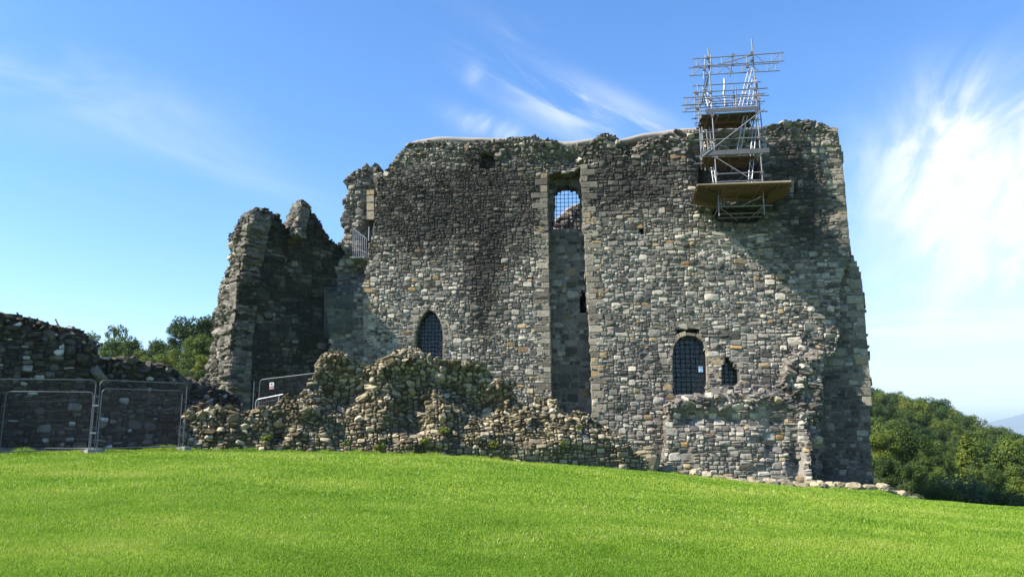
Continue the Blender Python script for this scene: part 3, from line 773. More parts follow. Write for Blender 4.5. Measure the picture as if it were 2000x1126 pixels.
# rest of the shell behind, with floor, so that the openings look into a real dark room
mb = MB()
def uvbox(mb, ua, ub, va, vb, na, nb, **k):
    mb.box(KF.pt((ua+ub)/2, (va+vb)/2, (na+nb)/2), KF.U, KF.V, KF.N, ub-ua, vb-va, abs(nb-na), **k)
uL = KF.uv(742, 500)[0]; uR = KF.uv(1632, 400)[0]; zf_ = KF.uv(1100, 452)[1]
uvbox(mb, uL+.15, uL+1.9, -3, KF.uv(745, 380)[1], -1.25, -12.0, rnd=.3, stain=.2)
uvbox(mb, uR-1.9, uR-.15, -3, KF.uv(1600, 262)[1], -1.25, -12.0, rnd=.3, stain=.2)
uvbox(mb, uL+1.92, uR-1.92, zf_-.6, zf_, -2.15, -11.0, rnd=.4, stain=.2)
mb.build('side_walls', KEEP, keep)
mb = MB()
pk = [KF.uv(x, y, -11) for x, y in ((1364, 712), (1377, 712), (1377, 726), (1364, 726))]
a_, b2 = pk[0][0], pk[1][0]; c_, d_ = pk[2][1], pk[0][1]
vt = zf_+.3
uvbox(mb, uL+1.92, a_, -3, vt, -11, -12.2, rnd=.4); uvbox(mb, b2, uR-1.92, -3, vt, -11, -12.2, rnd=.4)
uvbox(mb, a_, b2, -3, c_, -11, -12.2, rnd=.4); uvbox(mb, a_, b2, d_, vt, -11, -12.2, rnd=.4)
mb.build('back_wall', KEEP, keep)
INN = [(1040, 480), (1062, 458), (1082, 437), (1098, 420), (1112, 407), (1128, 401), (1160, 402), (1180, 420), (1180, 560), (1040, 560)]
mb = MB(); masonry(mb, KF, INN, -8, [], cell=.12, rough=.3, top_rough=.5, thick=1.0, seed=25, stain=lambda u, v: .3+.2*fbm(u, v, 2., 2), backs=True); mb.build('inner_gable', KEEP, keep)
mb = MB()
lp = [KF.uv(x, y, -8) for x, y in ((1050, 468), (1072, 446), (1086, 431), (1099, 417), (1113, 404), (1130, 398), (1165, 398))]
for (ua, va), (ub, vb) in zip(lp[:-1], lp[1:]):
    mb.tube(KF.pt(ua, va, -8.35), KF.pt(ub, vb, -8.35), .15, 10)
mb.build('inner_capping', CAP, keep)

# windows: iron grilles (and glazing in the two lower ones)
def clip_seg(poly, fixed, axis):
    xs_ = []
    for i in range(len(poly)):
        p, q = poly[i], poly[(i+1) % len(poly)]
        a, b_ = p[axis], q[axis]
        if (a > fixed) != (b_ > fixed): xs_.append(p[1-axis] + (q[1-axis]-p[1-axis])*(fixed-a)/(b_-a))
    xs_.sort(); return list(zip(xs_[::2], xs_[1::2]))
def window(pxp, n, step, r, glass=None, nn=0., skip=None):
    P_ = [KF.uv(x, y, nn) for x, y in pxp]
    mb = MB()
    for p, q in zip(P_, P_[1:]+P_[:1]): mb.tube(KF.pt(*p, n), KF.pt(*q, n), r*1.7, 6)
    fr_ = mb.build('window', IRON, keep)
    g = MB(); us = [p[0] for p in P_]; vs2 = [p[1] for p in P_]
    k = max(2, round((max(us)-min(us))/step)); st_ = (max(us)-min(us))/k
    for i in range(1, k):
        u = min(us)+i*st_
        for a, b_ in clip_seg(P_, u, 0): g.tube(KF.pt(u, a, n), KF.pt(u, b_, n), r, 5)
    k = max(2, round((max(vs2)-min(vs2))/step)); st_ = (max(vs2)-min(vs2))/k
    for i in range(1, k):
        v = min(vs2)+i*st_
        for a, b_ in clip_seg(P_, v, 1): g.tube(KF.pt(a, v, n+.02), KF.pt(b_, v, n+.02), r, 5)
    g.build('grille', IRON, fr_)
    if glass:
        m2 = MB(); V = [KF.pt(a, b_, n-.12) for a, b_ in P_]
        m2.prism(V, -KF.N*.01); m2.build('pane', glass, fr_)
window(BIGW, -.42, .23, .016, GLASS)
window(SMALLW, -.42, .20, .015, GLASS)
window(POINT, -.42, .19, .015, GLASS)
window(HIWIN, -1.45, .22, .016, None, -1.1)
window(LANC, -1.35, .17, .014, None, -1.1)

# ================================================================== RUINED TOWER WALL at the left
A0 = at_depth(470, 700, 39.0); A0.z = 0
TF = Frame(A0, 42.0)
tow = thing('ruined_tower', tuple(A0), 'two-pronged ruined tower wall, dark inner face, sunlit broken left edge', 'ruin')
TMAIN = [(484, 414), (498, 405), (514, 405), (530, 412), (543, 420), (551, 435), (557, 443), (566, 445), (574, 440), (580, 420), (587, 402), (594, 386), (601, 392), (612, 408), (624, 424), (636, 444), (650, 466), (662, 474), (674, 484), (690, 500), (700, GB), (440, GB), (446, 780), (452, 640), (462, 560), (474, 500)]
UCL = TF.uv(557, 500)[0]; VCL = TF.uv(557, 640)[1]
def tower_shade(u, v): return 1.0+.35*fbm(u*.5, v*.3, 8., 3)  # shade painted into the inner face's colour, over the dark stone
mb = MB()
masonry(mb, TF, TMAIN, 0, [], cell=.105, rough=.18, top_rough=.7, top_band=.7, edge=.10, depth=lambda u, v: .12*fbm(u*.6, v*.5, 3., 3)-.30*np.clip((u-UCL)/.25+.5, 0, 1)*np.clip((v-VCL)/1.5, 0, 1), stain=tower_shade, thick=1.3, seed=31, wmax=6, hmax=3.6, backs=True)
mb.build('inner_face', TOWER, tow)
E1 = [(489, 410), (481, 415), (472, 426), (463, 448), (455, 476), (448, 512), (437, 548), (426, 584), (418, 620), (412, 660), (404, 700), (399, 745), (398, 770), (380, GB), (447, GB), (449, 780), (455, 640), (465, 560), (478, 500), (488, 440)]
def edge_frame(lo, hi):
    """plane of a wall's broken end: holds the slanting arris between two picked points and runs back through the wall"""
    a, b_ = TF.P(*lo), TF.P(*hi); f = Frame(a, 0); f.V = (b_-a).normalized(); f.U = (TF.N - f.V*TF.N.dot(f.V)).normalized(); f.N = f.U.cross(f.V); return f
EF = edge_frame((444, 800), (486, 408)); EF2 = edge_frame((574, 445), (585, 400))
mb = MB()
masonry(mb, EF, E1, .10, [], cell=.105, rough=.62, top_rough=.4, edge=.25, depth=lambda u, v: .30*fbm(u*.9, v*.7, 13., 3), stain=lambda u, v: .42+.35*fbm(u*.7, v*.7, 3., 2), thick=1.0, seed=32, wmax=5.5, hmax=3.4, tint=.06)
E2 = [(593, 392), (585, 402), (576, 416), (567, 432), (558, 446), (561, 462), (580, 462), (582, 430)]
masonry(mb, EF2, E2, .10, [], cell=.085, rough=.45, top_rough=.3, edge=.1, stain=lambda u, v: .42+.3*fbm(u, v, 3., 2), thick=.5, seed=33, wmax=5, hmax=3.4, tint=.06)
mb.build('broken_edge', TOWER, tow)

# ================================================================== CURTAIN WALL behind the site fences
C0 = at_depth(0, 800, 23.3); C0.z = 0
CF = Frame(C0, 41.0)
CUR = [(-420, 560), (-200, 590), (-60, 602), (0, 609), (40, 614), (90, 628), (120, 634), (150, 642), (170, 655), (178, 672), (182, 690), (205, 698), (232, 706), (262, 700), (300, 706), (332, 713), (348, 724), (365, 737), (400, 749), (430, 761), (455, 771), (480, 800), (490, GB), (-420, GB+60)]
cpf = blobs(CF, [(290, 745, 60, 30, -.25), (150, 690, 50, 30, .15)])
mb = MB()
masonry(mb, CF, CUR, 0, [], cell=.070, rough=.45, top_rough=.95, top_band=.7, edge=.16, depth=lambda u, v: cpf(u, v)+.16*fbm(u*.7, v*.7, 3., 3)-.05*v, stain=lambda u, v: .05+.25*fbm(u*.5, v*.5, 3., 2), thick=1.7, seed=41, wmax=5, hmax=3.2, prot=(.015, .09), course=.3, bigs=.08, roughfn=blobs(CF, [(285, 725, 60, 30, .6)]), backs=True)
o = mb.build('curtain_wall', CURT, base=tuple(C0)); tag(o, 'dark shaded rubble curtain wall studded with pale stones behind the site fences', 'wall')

# ================================================================== RUBBLE RUIN in front of the keep
R0 = at_depth(362, 880, 25.3); R0.z = 0
RF = Frame(R0, 11.0, 14.0)
RUI = [(350, GB), (352, 812), (372, 797), (405, 796), (440, 803), (475, 806), (505, 800), (530, 792), (550, 782), (566, 768), (585, 762), (602, 765), (612, 752), (620, 736), (621, 708), (632, 695), (650, 692), (675, 698), (705, 706), (725, 709), (750, 700), (770, 690), (800, 686), (830, 690), (855, 697), (880, 703), (910, 706), (935, 713), (950, 724), (962, 738), (985, 741), (1001, 742), (1006, 760), (1004, 790), (1020, 792), (1050, 786), (1085, 790), (1110, 801), (1140, 812), (1165, 826), (1195, 842), (1220, 858), (1240, 880), (1262, 905), (1270, GB)]
rp = blobs(RF, [(668, 775, 32, 34, -.60), (745, 800, 26, 45, .30), (800, 800, 28, 50, -.50), (895, 765, 32, 26, -.40), (950, 792, 36, 24, -.55), (860, 800, 40, 60, .28), (600, 800, 45, 30, .28), (545, 850, 18, 18, -.40), (980, 752, 24, 12, .25),
                (1080, 830, 70, 30, .25), (775, 715, 46, 25, .30), (640, 705, 18, 20, .25), (900, 712, 60, 14, .22), (830, 870, 60, 20, .35), (930, 850, 50, 30, .2), (450, 840, 80, 30, .1), (1110, 870, 110, 28, .35)])
vb_ = RF.uv(800, 880)[1]
def rdep(u, v): return 1.1*rp(u, v) + .20*fbm(u*.75, v*.75, 3., 3) + .15*fbm(u*1.9, v*2.2, 23., 2) + .22*np.clip(1-(v-vb_)/.8, 0, 1)
_ul = RF.uv(1000, 850)[0]
def rrough(u, v):
    g_ = np.clip(1-(v-vb_-.05)/.6, 0, 1)                          # the lowest courses still lie in order
    return -.42*g_ - .42*np.clip((u-_ul)/1., 0, 1)*np.clip(1-(v-vb_)/1.1, 0, 1)
mb = MB()
masonry(mb, RF, RUI, 0, [], cell=.054, rough=.66, top_rough=.3, edge=.22, depth=rdep, roughfn=rrough, stain=lambda u, v: .0+.22*fbm(u*.7, v*.7, 3., 3), thick=1.6, seed=51, wmax=5, hmax=3.4, prot=(.02, .09), course=.35, bigs=.13, tint=.05, backs=True)
o = mb.build('ruined_wall', RUIN, base=tuple(R0)); tag(o, 'sunlit heap-like ruined rubble wall along the grass before the keep', 'ruin')

# ================================================================== LOOSE STONES along the foot of the keep
def rock(name, c, s, seed, label, group, mat=RUIN, sunk=.3, rnd=None):
    rng = np.random.default_rng(seed)
    bm_u = []; n1, n2 = 9, 6
    V = []
    for j in range(n2+1):
        ph = math.pi*j/n2
        for i in range(n1):
            th = 2*math.pi*i/n1 + (j % 2)*.3
            d = np.array([math.sin(ph)*math.cos(th), math.sin(ph)*math.sin(th), math.cos(ph)])
            d = np.sign(d)*np.abs(d)**.72
            V.append(d*np.array(s)/2)
    V = np.array(V); V *= 1+.16*np.sin(V[:, [1]]/s[1]*6+seed)*np.cos(V[:, [0]]/s[0]*5+seed*2) + rng.uniform(-.09, .09, (len(V), 1))
    a = rng.uniform(-.35, .35); V = V @ np.array([[math.cos(a), math.sin(a), 0], [-math.sin(a), math.cos(a), 0], [0, 0, 1]])
    tl = rng.uniform(-.15, .15); V = V @ np.array([[math.cos(tl), 0, math.sin(tl)], [0, 1, 0], [-math.sin(tl), 0, math.cos(tl)]])
    fs = [(j*n1+i, j*n1+(i+1) % n1, (j+1)*n1+(i+1) % n1, (j+1)*n1+i) for j in range(n2) for i in range(n1)]
    zb = c[2]; V = V + np.array([c[0], c[1], zb + s[2]*(.5-sunk)])
    mb = MB(); mb.add(V, [(f[3], f[2], f[1], f[0]) for f in fs], rnd=rng.uniform(.45, .9) if rnd is None else rnd)
    o = mb.build(name, mat, base=(c[0], c[1], zb)); tag(o, label, 'stone', group); return o
def on_ground(px, y):
    x = (px-1000)/F*(y*math.cos(PITCH)); return x, y, gz1(x, y)
rs = random.Random(5)
line = [(1240, 33.0), (1300, 34.2), (1380, 34.6), (1460, 34.9), (1540, 35.3), (1620, 36.6), (1700, 37.2), (1765, 37.4)]
px = 1244.; k = 0
while px < 1772:
    y = float(np.interp(px, [a for a, _ in line], [b_ for _, b_ in line])) + rs.uniform(-.25, .25)
    wd = rs.uniform(.28, .85); hg = rs.uniform(.2, .40)
    c = on_ground(px, y)
    rock('footing_stone', c, (wd, rs.uniform(.35, .6), hg), 100+k, 'pale weathered stone in the ragged row along the foot of the keep', 'stones in the row along the foot of the keep', sunk=.10)
    if rs.random() < .6 and px < 1640:
        c2 = (c[0]+rs.uniform(-.1, .2), c[1]+.30, c[2]+hg*.45)
        rock('footing_stone', c2, (rs.uniform(.3, .6), .4, rs.uniform(.18, .28)), 300+k, 'pale weathered stone in the ragged row along the foot of the keep', 'stones in the row along the foot of the keep', sunk=.2)
    px += (wd*.93)/y*F*.93; k += 1
for k, (px, y, s) in enumerate([(1150, 30.6, (.5, .4, .16)), (1168, 31.2, (.42, .35, .24)), (1185, 30.7, (.55, .4, .18)), (1198, 31.6, (.40, .3, .2)), (1212, 31.4, (.62, .45, .30)), (1126, 30.9, (.32, .3, .16))]):
    rock('boulder', on_ground(px, y), s, 500+k, 'bright flat stone lying loose in the grass at the right end of the rubble wall', 'stones lying loose in the grass by the rubble wall', sunk=.25, rnd=.93)
c = on_ground(1262, 33.6)
o = rock('boulder', c, (1.05, .9, .80), 600, 'large squared grey block supporting flat slabs at the row of footing stones', None, sunk=.12, rnd=.5)
for k, (dx, dz, s) in enumerate([(-.05, .66, (.85, .6, .20)), (.12, .82, (.55, .5, .18))]):
    rock('slab_stone', (c[0]+dx, c[1], c[2]+dz), s, 620+k, ['thick flat slab lying on the large squared block', 'small top slab on the flat slab above the squared block'][k], None, sunk=.05, rnd=.6-.2*k)

# ================================================================== SCAFFOLD at the wall head
S0 = KF.P(1440, 360, 1.4)
scf = thing('scaffold', tuple(S0), 'silver tube scaffold tower with brown boarded decks hung over the keep wall head', 'scaffold')
def S(px, py, n): return KF.P(px, py, n)
RT = .030
def tube_part(name, a, b_, r=RT, mat=STEEL):
    mb = MB(); mb.tube(a, b_, r, 7); return mb.build(name, mat, scf)
FN, RN = 2.0, .45
for a, b_ in (((1383, 93, FN), (1400, 362, FN)), ((1468, 76, FN), (1490, 358, FN)), ((1362, 164, RN), (1371, 330, RN)), ((1478, 160, .9), (1494, 300, .9)),
              ((1366, 172, .1), (1371, 292, .1)), ((1371, 248, 1.0), (1378, 333, 1.0)), ((1380, 254, .8), (1386, 333, .8)), ((1386, 248, .6), (1391, 300, .6)),
              ((1432, 166, .2), (1434, 215, .2)), ((1437, 170, 1.1), (1438, 212, 1.1)), ((1431, 105, 1.6), (1426, 150, 1.2)), ((1378, 108, 1.2), (1374, 156, 1.2)), ((1388, 107, 1.6), (1389, 142, 1.6)),
              ((1477, 163, 1.4), (1479, 215, 1.4)), ((1356, 178, -.2), (1360, 262, -.2)), ((1414, 154, -.4), (1415, 214, -.4))):
    tube_part('standard', S(*a), S(*b_), .034 if a[2] == FN else .030)
for a, b_ in (((1353, 181, FN), (1500, 172, FN)), ((1358, 194, FN), (1502, 186, FN)), ((1338, 212, .5), (1488, 203, .5)), ((1358, 225, FN), (1500, 217, FN)), ((1356, 240, .5), (1488, 233, .5)),
              ((1356, 260, 1.2), (1479, 254, 1.2)), ((1356, 274, FN), (1498, 268, FN)), ((1358, 306, FN), (1492, 300, FN)), ((1399, 340, FN), (1488, 336, FN)), ((1390, 356, FN), (1491, 352, FN)),
              ((1399, 404, 1.9), (1509, 401, 1.9)), ((1403, 418, 1.0), (1492, 415, 1.0)), ((1340, 398, .5), (1358, 401, .5)), ((1399, 392, .3), (1500, 389, .3)), ((1402, 426, .4), (1488, 423, .4)), ((1353, 168, .4), (1486, 160, .4)), ((1360, 200, .2), (1488, 193, .2)), ((1350, 232, -.2), (1380, 230, -.2)), ((1384, 286, .4), (1490, 281, .4)), ((1356, 320, .5), (1378, 319, .5)), ((1346, 258, .0), (1368, 256, .0))):
    tube_part('ledger', S(*a), S(*b_))
for a, b_ in (((1372, 306, FN+.08), (1492, 213, FN+.08)), ((1401, 309, FN+.08), (1484, 360, FN+.08)), ((1400, 127, 1.7), (1476, 106, 2.1)), ((1448, 402, 1.2), (1493, 381, 1.9)), ((1428, 360, .5), (1452, 345, .5)), ((1404, 404, 1.9), (1440, 430, .2)), ((1492, 402, 1.9), (1462, 428, .2)), ((1383, 150, FN), (1370, 204, .4)), ((1389, 194, FN), (1376, 250, .5)), ((1434, 206, .9), (1472, 158, 1.4)), ((1395, 274, FN), (1384, 332, .5)), ((1478, 219, FN), (1452, 300, .6))):
    tube_part('brace', S(*a), S(*b_))
# tubes running out from the wall carry the decks
for px_, py_ in ((1402, 306), (1487, 300), (1445, 303), (1402, 225), (1478, 218), (1400, 362), (1490, 358), (1445, 360)):
    p = S(px_, py_, FN+.1); tube_part('transom', p, p - KF.N*(FN+.5))
for px_, py_, dn in ((1404, 404, 1.9), (1492, 402, 1.9)):
    p = S(px_, py_, dn); tube_part('transom', p, p - KF.N*2.1); tube_part('standard', p + Vector((0, 0, 1.15)), p - Vector((0, 0, .45)))
for px_ in (1409, 1414): tube_part('standard', S(px_, 384, 1.2), S(px_, 402, 1.2))
def girder(a0, a1, b0, b1, nbay=10, mat=STEEL, r=.027, parent=scf):
    """flat lattice beam: two chords, uprights and zig-zag lacing"""
    mb = MB(); a0, a1, b0, b1 = map(Vector, (a0, a1, b0, b1))
    mb.tube(a0, a1, r); mb.tube(b0, b1, r)
    for i in range(nbay+1):
        f = .04 + .92*i/nbay; p, q = a0.lerp(a1, f), b0.lerp(b1, f)
        if i % 3 == 0 or i == nbay: mb.tube(p, q, r*.85, 5, cap=False)
        if i < nbay:
            f2 = .04 + .92*(i+1)/nbay
            if i % 3 == 0: mb.tube(q, a0.lerp(a1, f2), r*.7, 5, cap=False)
            elif i % 3 == 1: mb.tube(p, b0.lerp(b1, f2), r*.7, 5, cap=False)
    return mb.build('lattice_beam', mat, parent)
girder(S(1353, 115, 2.1), S(1531, 103, 2.1), S(1354, 130, 2.1), S(1532, 119, 2.1))
girder(S(1345, 133, 1.2), S(1522, 123, 1.2), S(1346, 148, 1.2), S(1523, 138, 1.2))
girder(S(1334, 191, .9), S(1493, 183, .9), S(1335, 205, .9), S(1494, 198, .9))
girder(S(1331, 206, .1), S(1482, 199, .1), S(1332, 219, .1), S(1483, 212, .1))
def raker(a, b_, w_, nb=9):
    a = S(*a); b_ = S(*b_); o = KF.U*w_
    return girder(a, b_, a+o, b_+o, nb, ALU, .026)
raker((1454, 218, 1.7), (1439, 298, 1.3), .18, 7); raker((1472, 228, 1.2), (1461, 362, 1.9), .17, 10); raker((1463, 133, 1.2), (1443, 208, 1.6), .17, 7)
raker((1470, 152, 1.5), (1459, 206, 1.8), .2, 6); raker((1379, 146, 1.2), (1369, 204, .6), .15, 6); raker((1373, 172, .6), (1383, 208, 1.0), .15, 4); raker((1389, 326, 1.7), (1394, 362, 1.9), .13, 3)
# a rope of white sheeting hung on the middle tube
mb = MB()
pp = [S(1414.5, 154, -.3), S(1415, 168, -.25), S(1413.5, 185, -.2), S(1417, 195, -.15), S(1416, 208, -.15)]
for i, (a, b_) in enumerate(zip(pp[:-1], pp[1:])): mb.tube(a, b_, .045+.015*(i % 2), 6)
mb.build('tarpaulin', ALU, scf)
# couplers
mb = MB(); rs = random.Random(9)
for px_, py_, n_ in ((1383, 113, FN), (1468, 104, FN), (1385, 130, FN), (1469, 120, FN), (1388, 180, FN), (1389, 194, FN), (1475, 174, FN), (1476, 188, FN), (1391, 226, FN), (1478, 219, FN), (1395, 274, FN), (1482, 269, FN), (1398, 308, FN), (1486, 301, FN), (1400, 340, FN), (1488, 337, FN), (1432, 108, 1.8), (1430, 126, 1.3), (1360, 182, RN), (1362, 212, RN), (1434, 190, .8), (1460, 130, 1.2), (1376, 136, 1.2)):
    mb = MB(); mb.box(S(px_, py_, n_), KF.U, KF.V, KF.N, .13, .13, .13); mb.build('coupler', CLAMP, scf)
# decks
def deck(ua, ub, v, na, nb, seed, gap=.022, wd=.225):
    rng = random.Random(seed); mb = MB(); n_ = nb
    while n_ < na-.05:
        a = ua+rng.uniform(-.12, .05); b_ = ub+rng.uniform(-.05, .15)
        mb.box(KF.pt((a+b_)/2, v+rng.uniform(-.006, .006), n_+wd/2), KF.U, KF.V, KF.N, b_-a, .038, wd-gap, rnd=rng.random()); n_ += wd
    o = mb.build('deck', WOOD, scf)
    t_ = MB(); k = 5
    for i in range(k):
        u = ua + (ub-ua)*(i+.5)/k; t_.tube(KF.pt(u, v-.055, nb), KF.pt(u, v-.055, na), .027, 6)
    t_.build('deck_tubes', CLAMP, o)
    return o
v1 = KF.uv(1430, 221, FN)[1]; v2 = KF.uv(1430, 306, FN)[1]; v3 = KF.uv(1450, 360, 2.9)[1]
deck(KF.uv(1374, 221, FN)[0], KF.uv(1476, 217, FN)[0], v1, FN-.05, .0, 1)
deck(KF.uv(1376, 306, FN)[0], KF.uv(1476, 300, FN)[0], v2, FN-.05, .25, 2)
deck(KF.uv(1363, 360, 2.9)[0], KF.uv(1540, 356, 2.9)[0], v3, 2.9, .1, 3)
def sheetboard(pts, seed):
    mb = MB(); P4 = [S(*p) for p in pts]; n_ = 7
    rng = random.Random(seed)
    for i in range(n_):
        f0, f1 = i/n_+.006, (i+1)/n_-.006
        q = [P4[0].lerp(P4[3], f0), P4[1].lerp(P4[2], f0), P4[1].lerp(P4[2], f1), P4[0].lerp(P4[3], f1)]
        nr = (q[1]-q[0]).cross(q[3]-q[0]).normalized()*.03
        mb.prism(q, nr, rnd=rng.random())
    return mb.build('fan_boards', WOOD, scf)
sheetboard([(1364, 364, 2.9), (1404, 379, 2.0), (1397, 407, .5), (1354, 397, .7)], 4)
sheetboard([(1545, 357, 2.9), (1502, 374, 2.1), (1493, 402, .4), (1533, 386, .5)], 5)
def board(pxa, pxb, hgt, n_):
    a = S(*pxa, n_); b_ = S(*pxb, n_); mb = MB()
    d = (b_-a); L_ = d.length; d.normalize(); up = Vector((0, 0, 1))
    for f0, f1 in ((0, .36), (.362, .72), (.722, 1.0)):
        mb.box(a.lerp(b_, (f0+f1)/2)+up*hgt/2, d, up, d.cross(up), L_*(f1-f0), hgt, .038, rnd=.5)
    mb.build('toe_board', TOEB, scf)
board((1378, 221), (1483, 215), .21, FN+.06); board((1369, 304), (1503, 298), .24, FN+.06)
mb = MB(); a = S(1361, 362, 2.95); b_ = S(1545, 354.5, 2.95); d = (b_-a); L_ = d.length; d.normalize()
mb.box((a+b_)/2+Vector((0, 0, .02)), d, Vector((0, 0, 1)), d.cross(Vector((0, 0, 1))), L_, .07, .04, rnd=.5); mb.build('deck_edge', simple_mat('weathered_board', (.27, .25, .20), .85, 0, .15, 3.), scf)

# ================================================================== SITE FENCES, BARRIER, SIGN, RAILING, GLASS SCREEN
def arc_frame(p0, p1, z0, z1, r=.13):
    """points of a mesh panel's rounded tube frame between two feet"""
    p0 = Vector(p0); p1 = Vector(p1); d = (p1-p0); L_ = d.length; d.normalize()
    up = Vector((0, 0, 1)); o = []
    za0, za1 = p0.z, p1.z
    def q(s_, h): 
        b_ = p0.lerp(p1, s_/L_); return b_ + up*h
    o.append(q(0, .0)); o.append(q(0, z1-r))
    for k in range(1, 5):
        t_ = k/5*math.pi/2; o.append(q(r-r*math.cos(t_), z1-r+r*math.sin(t_)))
    o.append(q(r, z1)); o.append(q(L_-r, z1))
    for k in range(1, 5):
        t_ = k/5*math.pi/2; o.append(q(L_-r+r*math.sin(t_), z1-r+r*math.cos(t_)))
    o.append(q(L_, z1-r)); o.append(q(L_, .0))
    return o, q, L_
def panel(p0, p1, hgt, label, mesh=.06, blocks=(True, True), r=.018, name='site_fence', cat='fence', group=None, low=.12):
    t_ = thing(name, tuple(Vector(p0)), label, cat, group)
    pts, q, L_ = arc_frame(p0, p1, 0, hgt)
    mb = MB(); mb.path(pts, r, 8); mb.tube(q(0, low), q(L_, low), r*.8, 7)
    mb.build('frame', FENCE, t_)
    g = MB(); n_ = int(L_/mesh)
    for i in range(1, n_):
        s_ = L_*i/n_; g.tube(q(s_, low), q(s_, hgt-.01), .0022, 3, cap=False)
    for z_ in np.arange(low+.26, hgt-.05, .26): g.tube(q(.02, z_), q(L_-.02, z_), .0026, 3, cap=False)
    g.build('wire_mesh', WIRE, t_)
    for s_, f in ((0, blocks[0]), (L_, blocks[1])):
        if f:
            b_ = MB(); c_ = q(s_, .055); dr = (Vector(p1)-Vector(p0)).normalized()
            b_.box(c_, Vector((-dr.y, dr.x, 0)), dr, Vector((0, 0, 1)), .55, .2, .13)
            b_.build('foot_block', CONC, t_)
    return t_
def gp(px, y):
    x = (px-1000)/F*(y*math.cos(PITCH)+.1); return Vector((x, y, gz1(x, y)))
fa = gp(-62, 20.6); fb = gp(183, 22.3); fc = gp(191, 22.35); fd = gp(362, 24.4)
panel(fa, fb, 2.0, 'large grey mesh fence panel at the left end, in front of the curtain wall')
panel(fc, fd, 2.0, 'grey mesh fence panel with round corners standing where the rubble wall begins')
panel(gp(8, 22.6), gp(180, 22.75), 1.68, r=.015, label='lower mesh fence panel leaning close to the curtain wall, left of the pair of posts')
panel(gp(196, 22.75), gp(354, 24.55), 1.78, r=.017, label='lower mesh fence panel with a sunlit top rail, right of the pair of posts')
ck = thing('fence_clips', tuple(fb), 'pale clamps joining the two front fence panels at the pair of posts', 'clip')
for z_ in (.55, 1.3):
    mb = MB(); mb.box(fb.lerp(fc, .5)+Vector((0, -.02, z_)), (1, 0, 0), (0, 1, 0), (0, 0, 1), .17, .07, .05); mb.build('clamp', STEEL, ck)
# fence, sign and barrier in the hollow behind the ruin
ga = at_depth(503, 830, 34.0); gb = at_depth(622, 830, 33.2)
ga.z = at_depth(503, 741, 34.0).z - 2.0; gb.z = at_depth(622, 727, 33.2).z - 2.0
panel(ga, gb, 2.0, 'mesh fence panel carrying a red and white sign in the dark gap beside the tower', blocks=(True, True))
gc_ = at_depth(492, 830, 34.3); gc_.z = ga.z
pl_ = thing('fence_post', tuple(gc_), 'lone thin fence post beside the panel with the sign', 'post')
mb = MB(); mb.tube(gc_-Vector((0, 0, .2)), gc_+Vector((0, 0, 1.95)), .02); mb.build('post', FENCE, pl_)
sg = thing('warning_sign', tuple(at_depth(532, 760, 33.7)), 'small white and red safety sign fixed to the fence panel beside the tower', 'sign')
def spx(px_, py_, y_): return at_depth(px_, py_, y_)
Y_ = 33.72
mb = MB(); mb.prism([spx(526.5, 746.5, Y_), spx(535, 746, Y_), spx(535, 759.5, Y_), spx(526.5, 760, Y_)], (0, .012, 0)); mb.build('board', WHITE, sg)
mb = MB(); mb.prism([spx(527.3, 753.5, Y_-.006), spx(534.3, 753, Y_-.006), spx(534.3, 758.9, Y_-.006), spx(527.3, 759.3, Y_-.006)], (0, .004, 0)); mb.build('red_field', REDP, sg)
mb = MB(); mb.prism([spx(528.8+2*math.cos(a)+1.6, 749.5+1.9*math.sin(a), Y_-.006) for a in np.linspace(0, 2*math.pi, 9)[:-1]], (0, .004, 0)); mb.build('symbol', INK, sg)
mb = MB()
for k in range(2): mb.prism([spx(528.2, 754.7+2*k, Y_-.010), spx(533.5, 754.3+2*k, Y_-.010), spx(533.5, 755.0+2*k, Y_-.010), spx(528.2, 755.4+2*k, Y_-.010)], (0, .003, 0))
mb.build('lettering', WHITE, sg)
ba = at_depth(499, 800, 30.5); bb = at_depth(550, 790, 30.2)
hz = .95
ba.z = at_depth(499, 780, 30.5).z - hz; bb.z = at_depth(550, 770, 30.2).z - hz
bt = thing('barrier', tuple(ba), 'low pale tubular barrier showing above the rubble wall near the tower', 'barrier')
pts, q, L_ = arc_frame(ba, bb, 0, hz, .12)
mb = MB(); mb.path(pts[:-5], .022, 8); mb.tube(q(L_-.12, 0), q(L_-.12, hz), .022); mb.tube(q(L_-.3, hz), q(L_+.04, hz), .024); mb.build('frame', ALU, bt)
mb = MB()
for i in range(1, 14): mb.tube(q(L_*i/14.3, .1), q(L_*i/14.3, hz-.02), .006, 4, cap=False)
for z_ in (.2, .4, .6, .8): mb.tube(q(.03, z_), q(L_-.13, z_), .004, 4, cap=False)
mb.build('infill', FENCE, bt)
# stair railing high on the broken side wall
rl = thing('stair_railing', tuple(KF.P(703, 508, -.5)), 'white slanting balustrade at the high doorway of the keep', 'railing')
mb = MB(); a = KF.P(690, 446, -.6); b_ = KF.P(716, 466, -.6); c_ = KF.P(715, 508, -.6); d_ = KF.P(689, 500, -.6)
mb.tube(a, b_, .025); mb.tube(d_, c_, .025); mb.tube(d_.lerp(a, .35), c_.lerp(b_, .35), .018); mb.build('rails', ALU, rl)
for i in range(8):
    m2 = MB(); m2.tube(d_.lerp(c_, i/7), a.lerp(b_, i/7), .016, 6); m2.build('baluster', ALU, rl)
m2 = MB(); m2.tube(KF.P(720, 470, -.62), KF.P(721, 443, -.62), .03); m2.build('end_post', ALU, rl)
m2 = MB(); m2.box(KF.P(702, 506, -.9), KF.U, KF.V, KF.N, .8, .1, .9); m2.build('landing', CONC, rl)
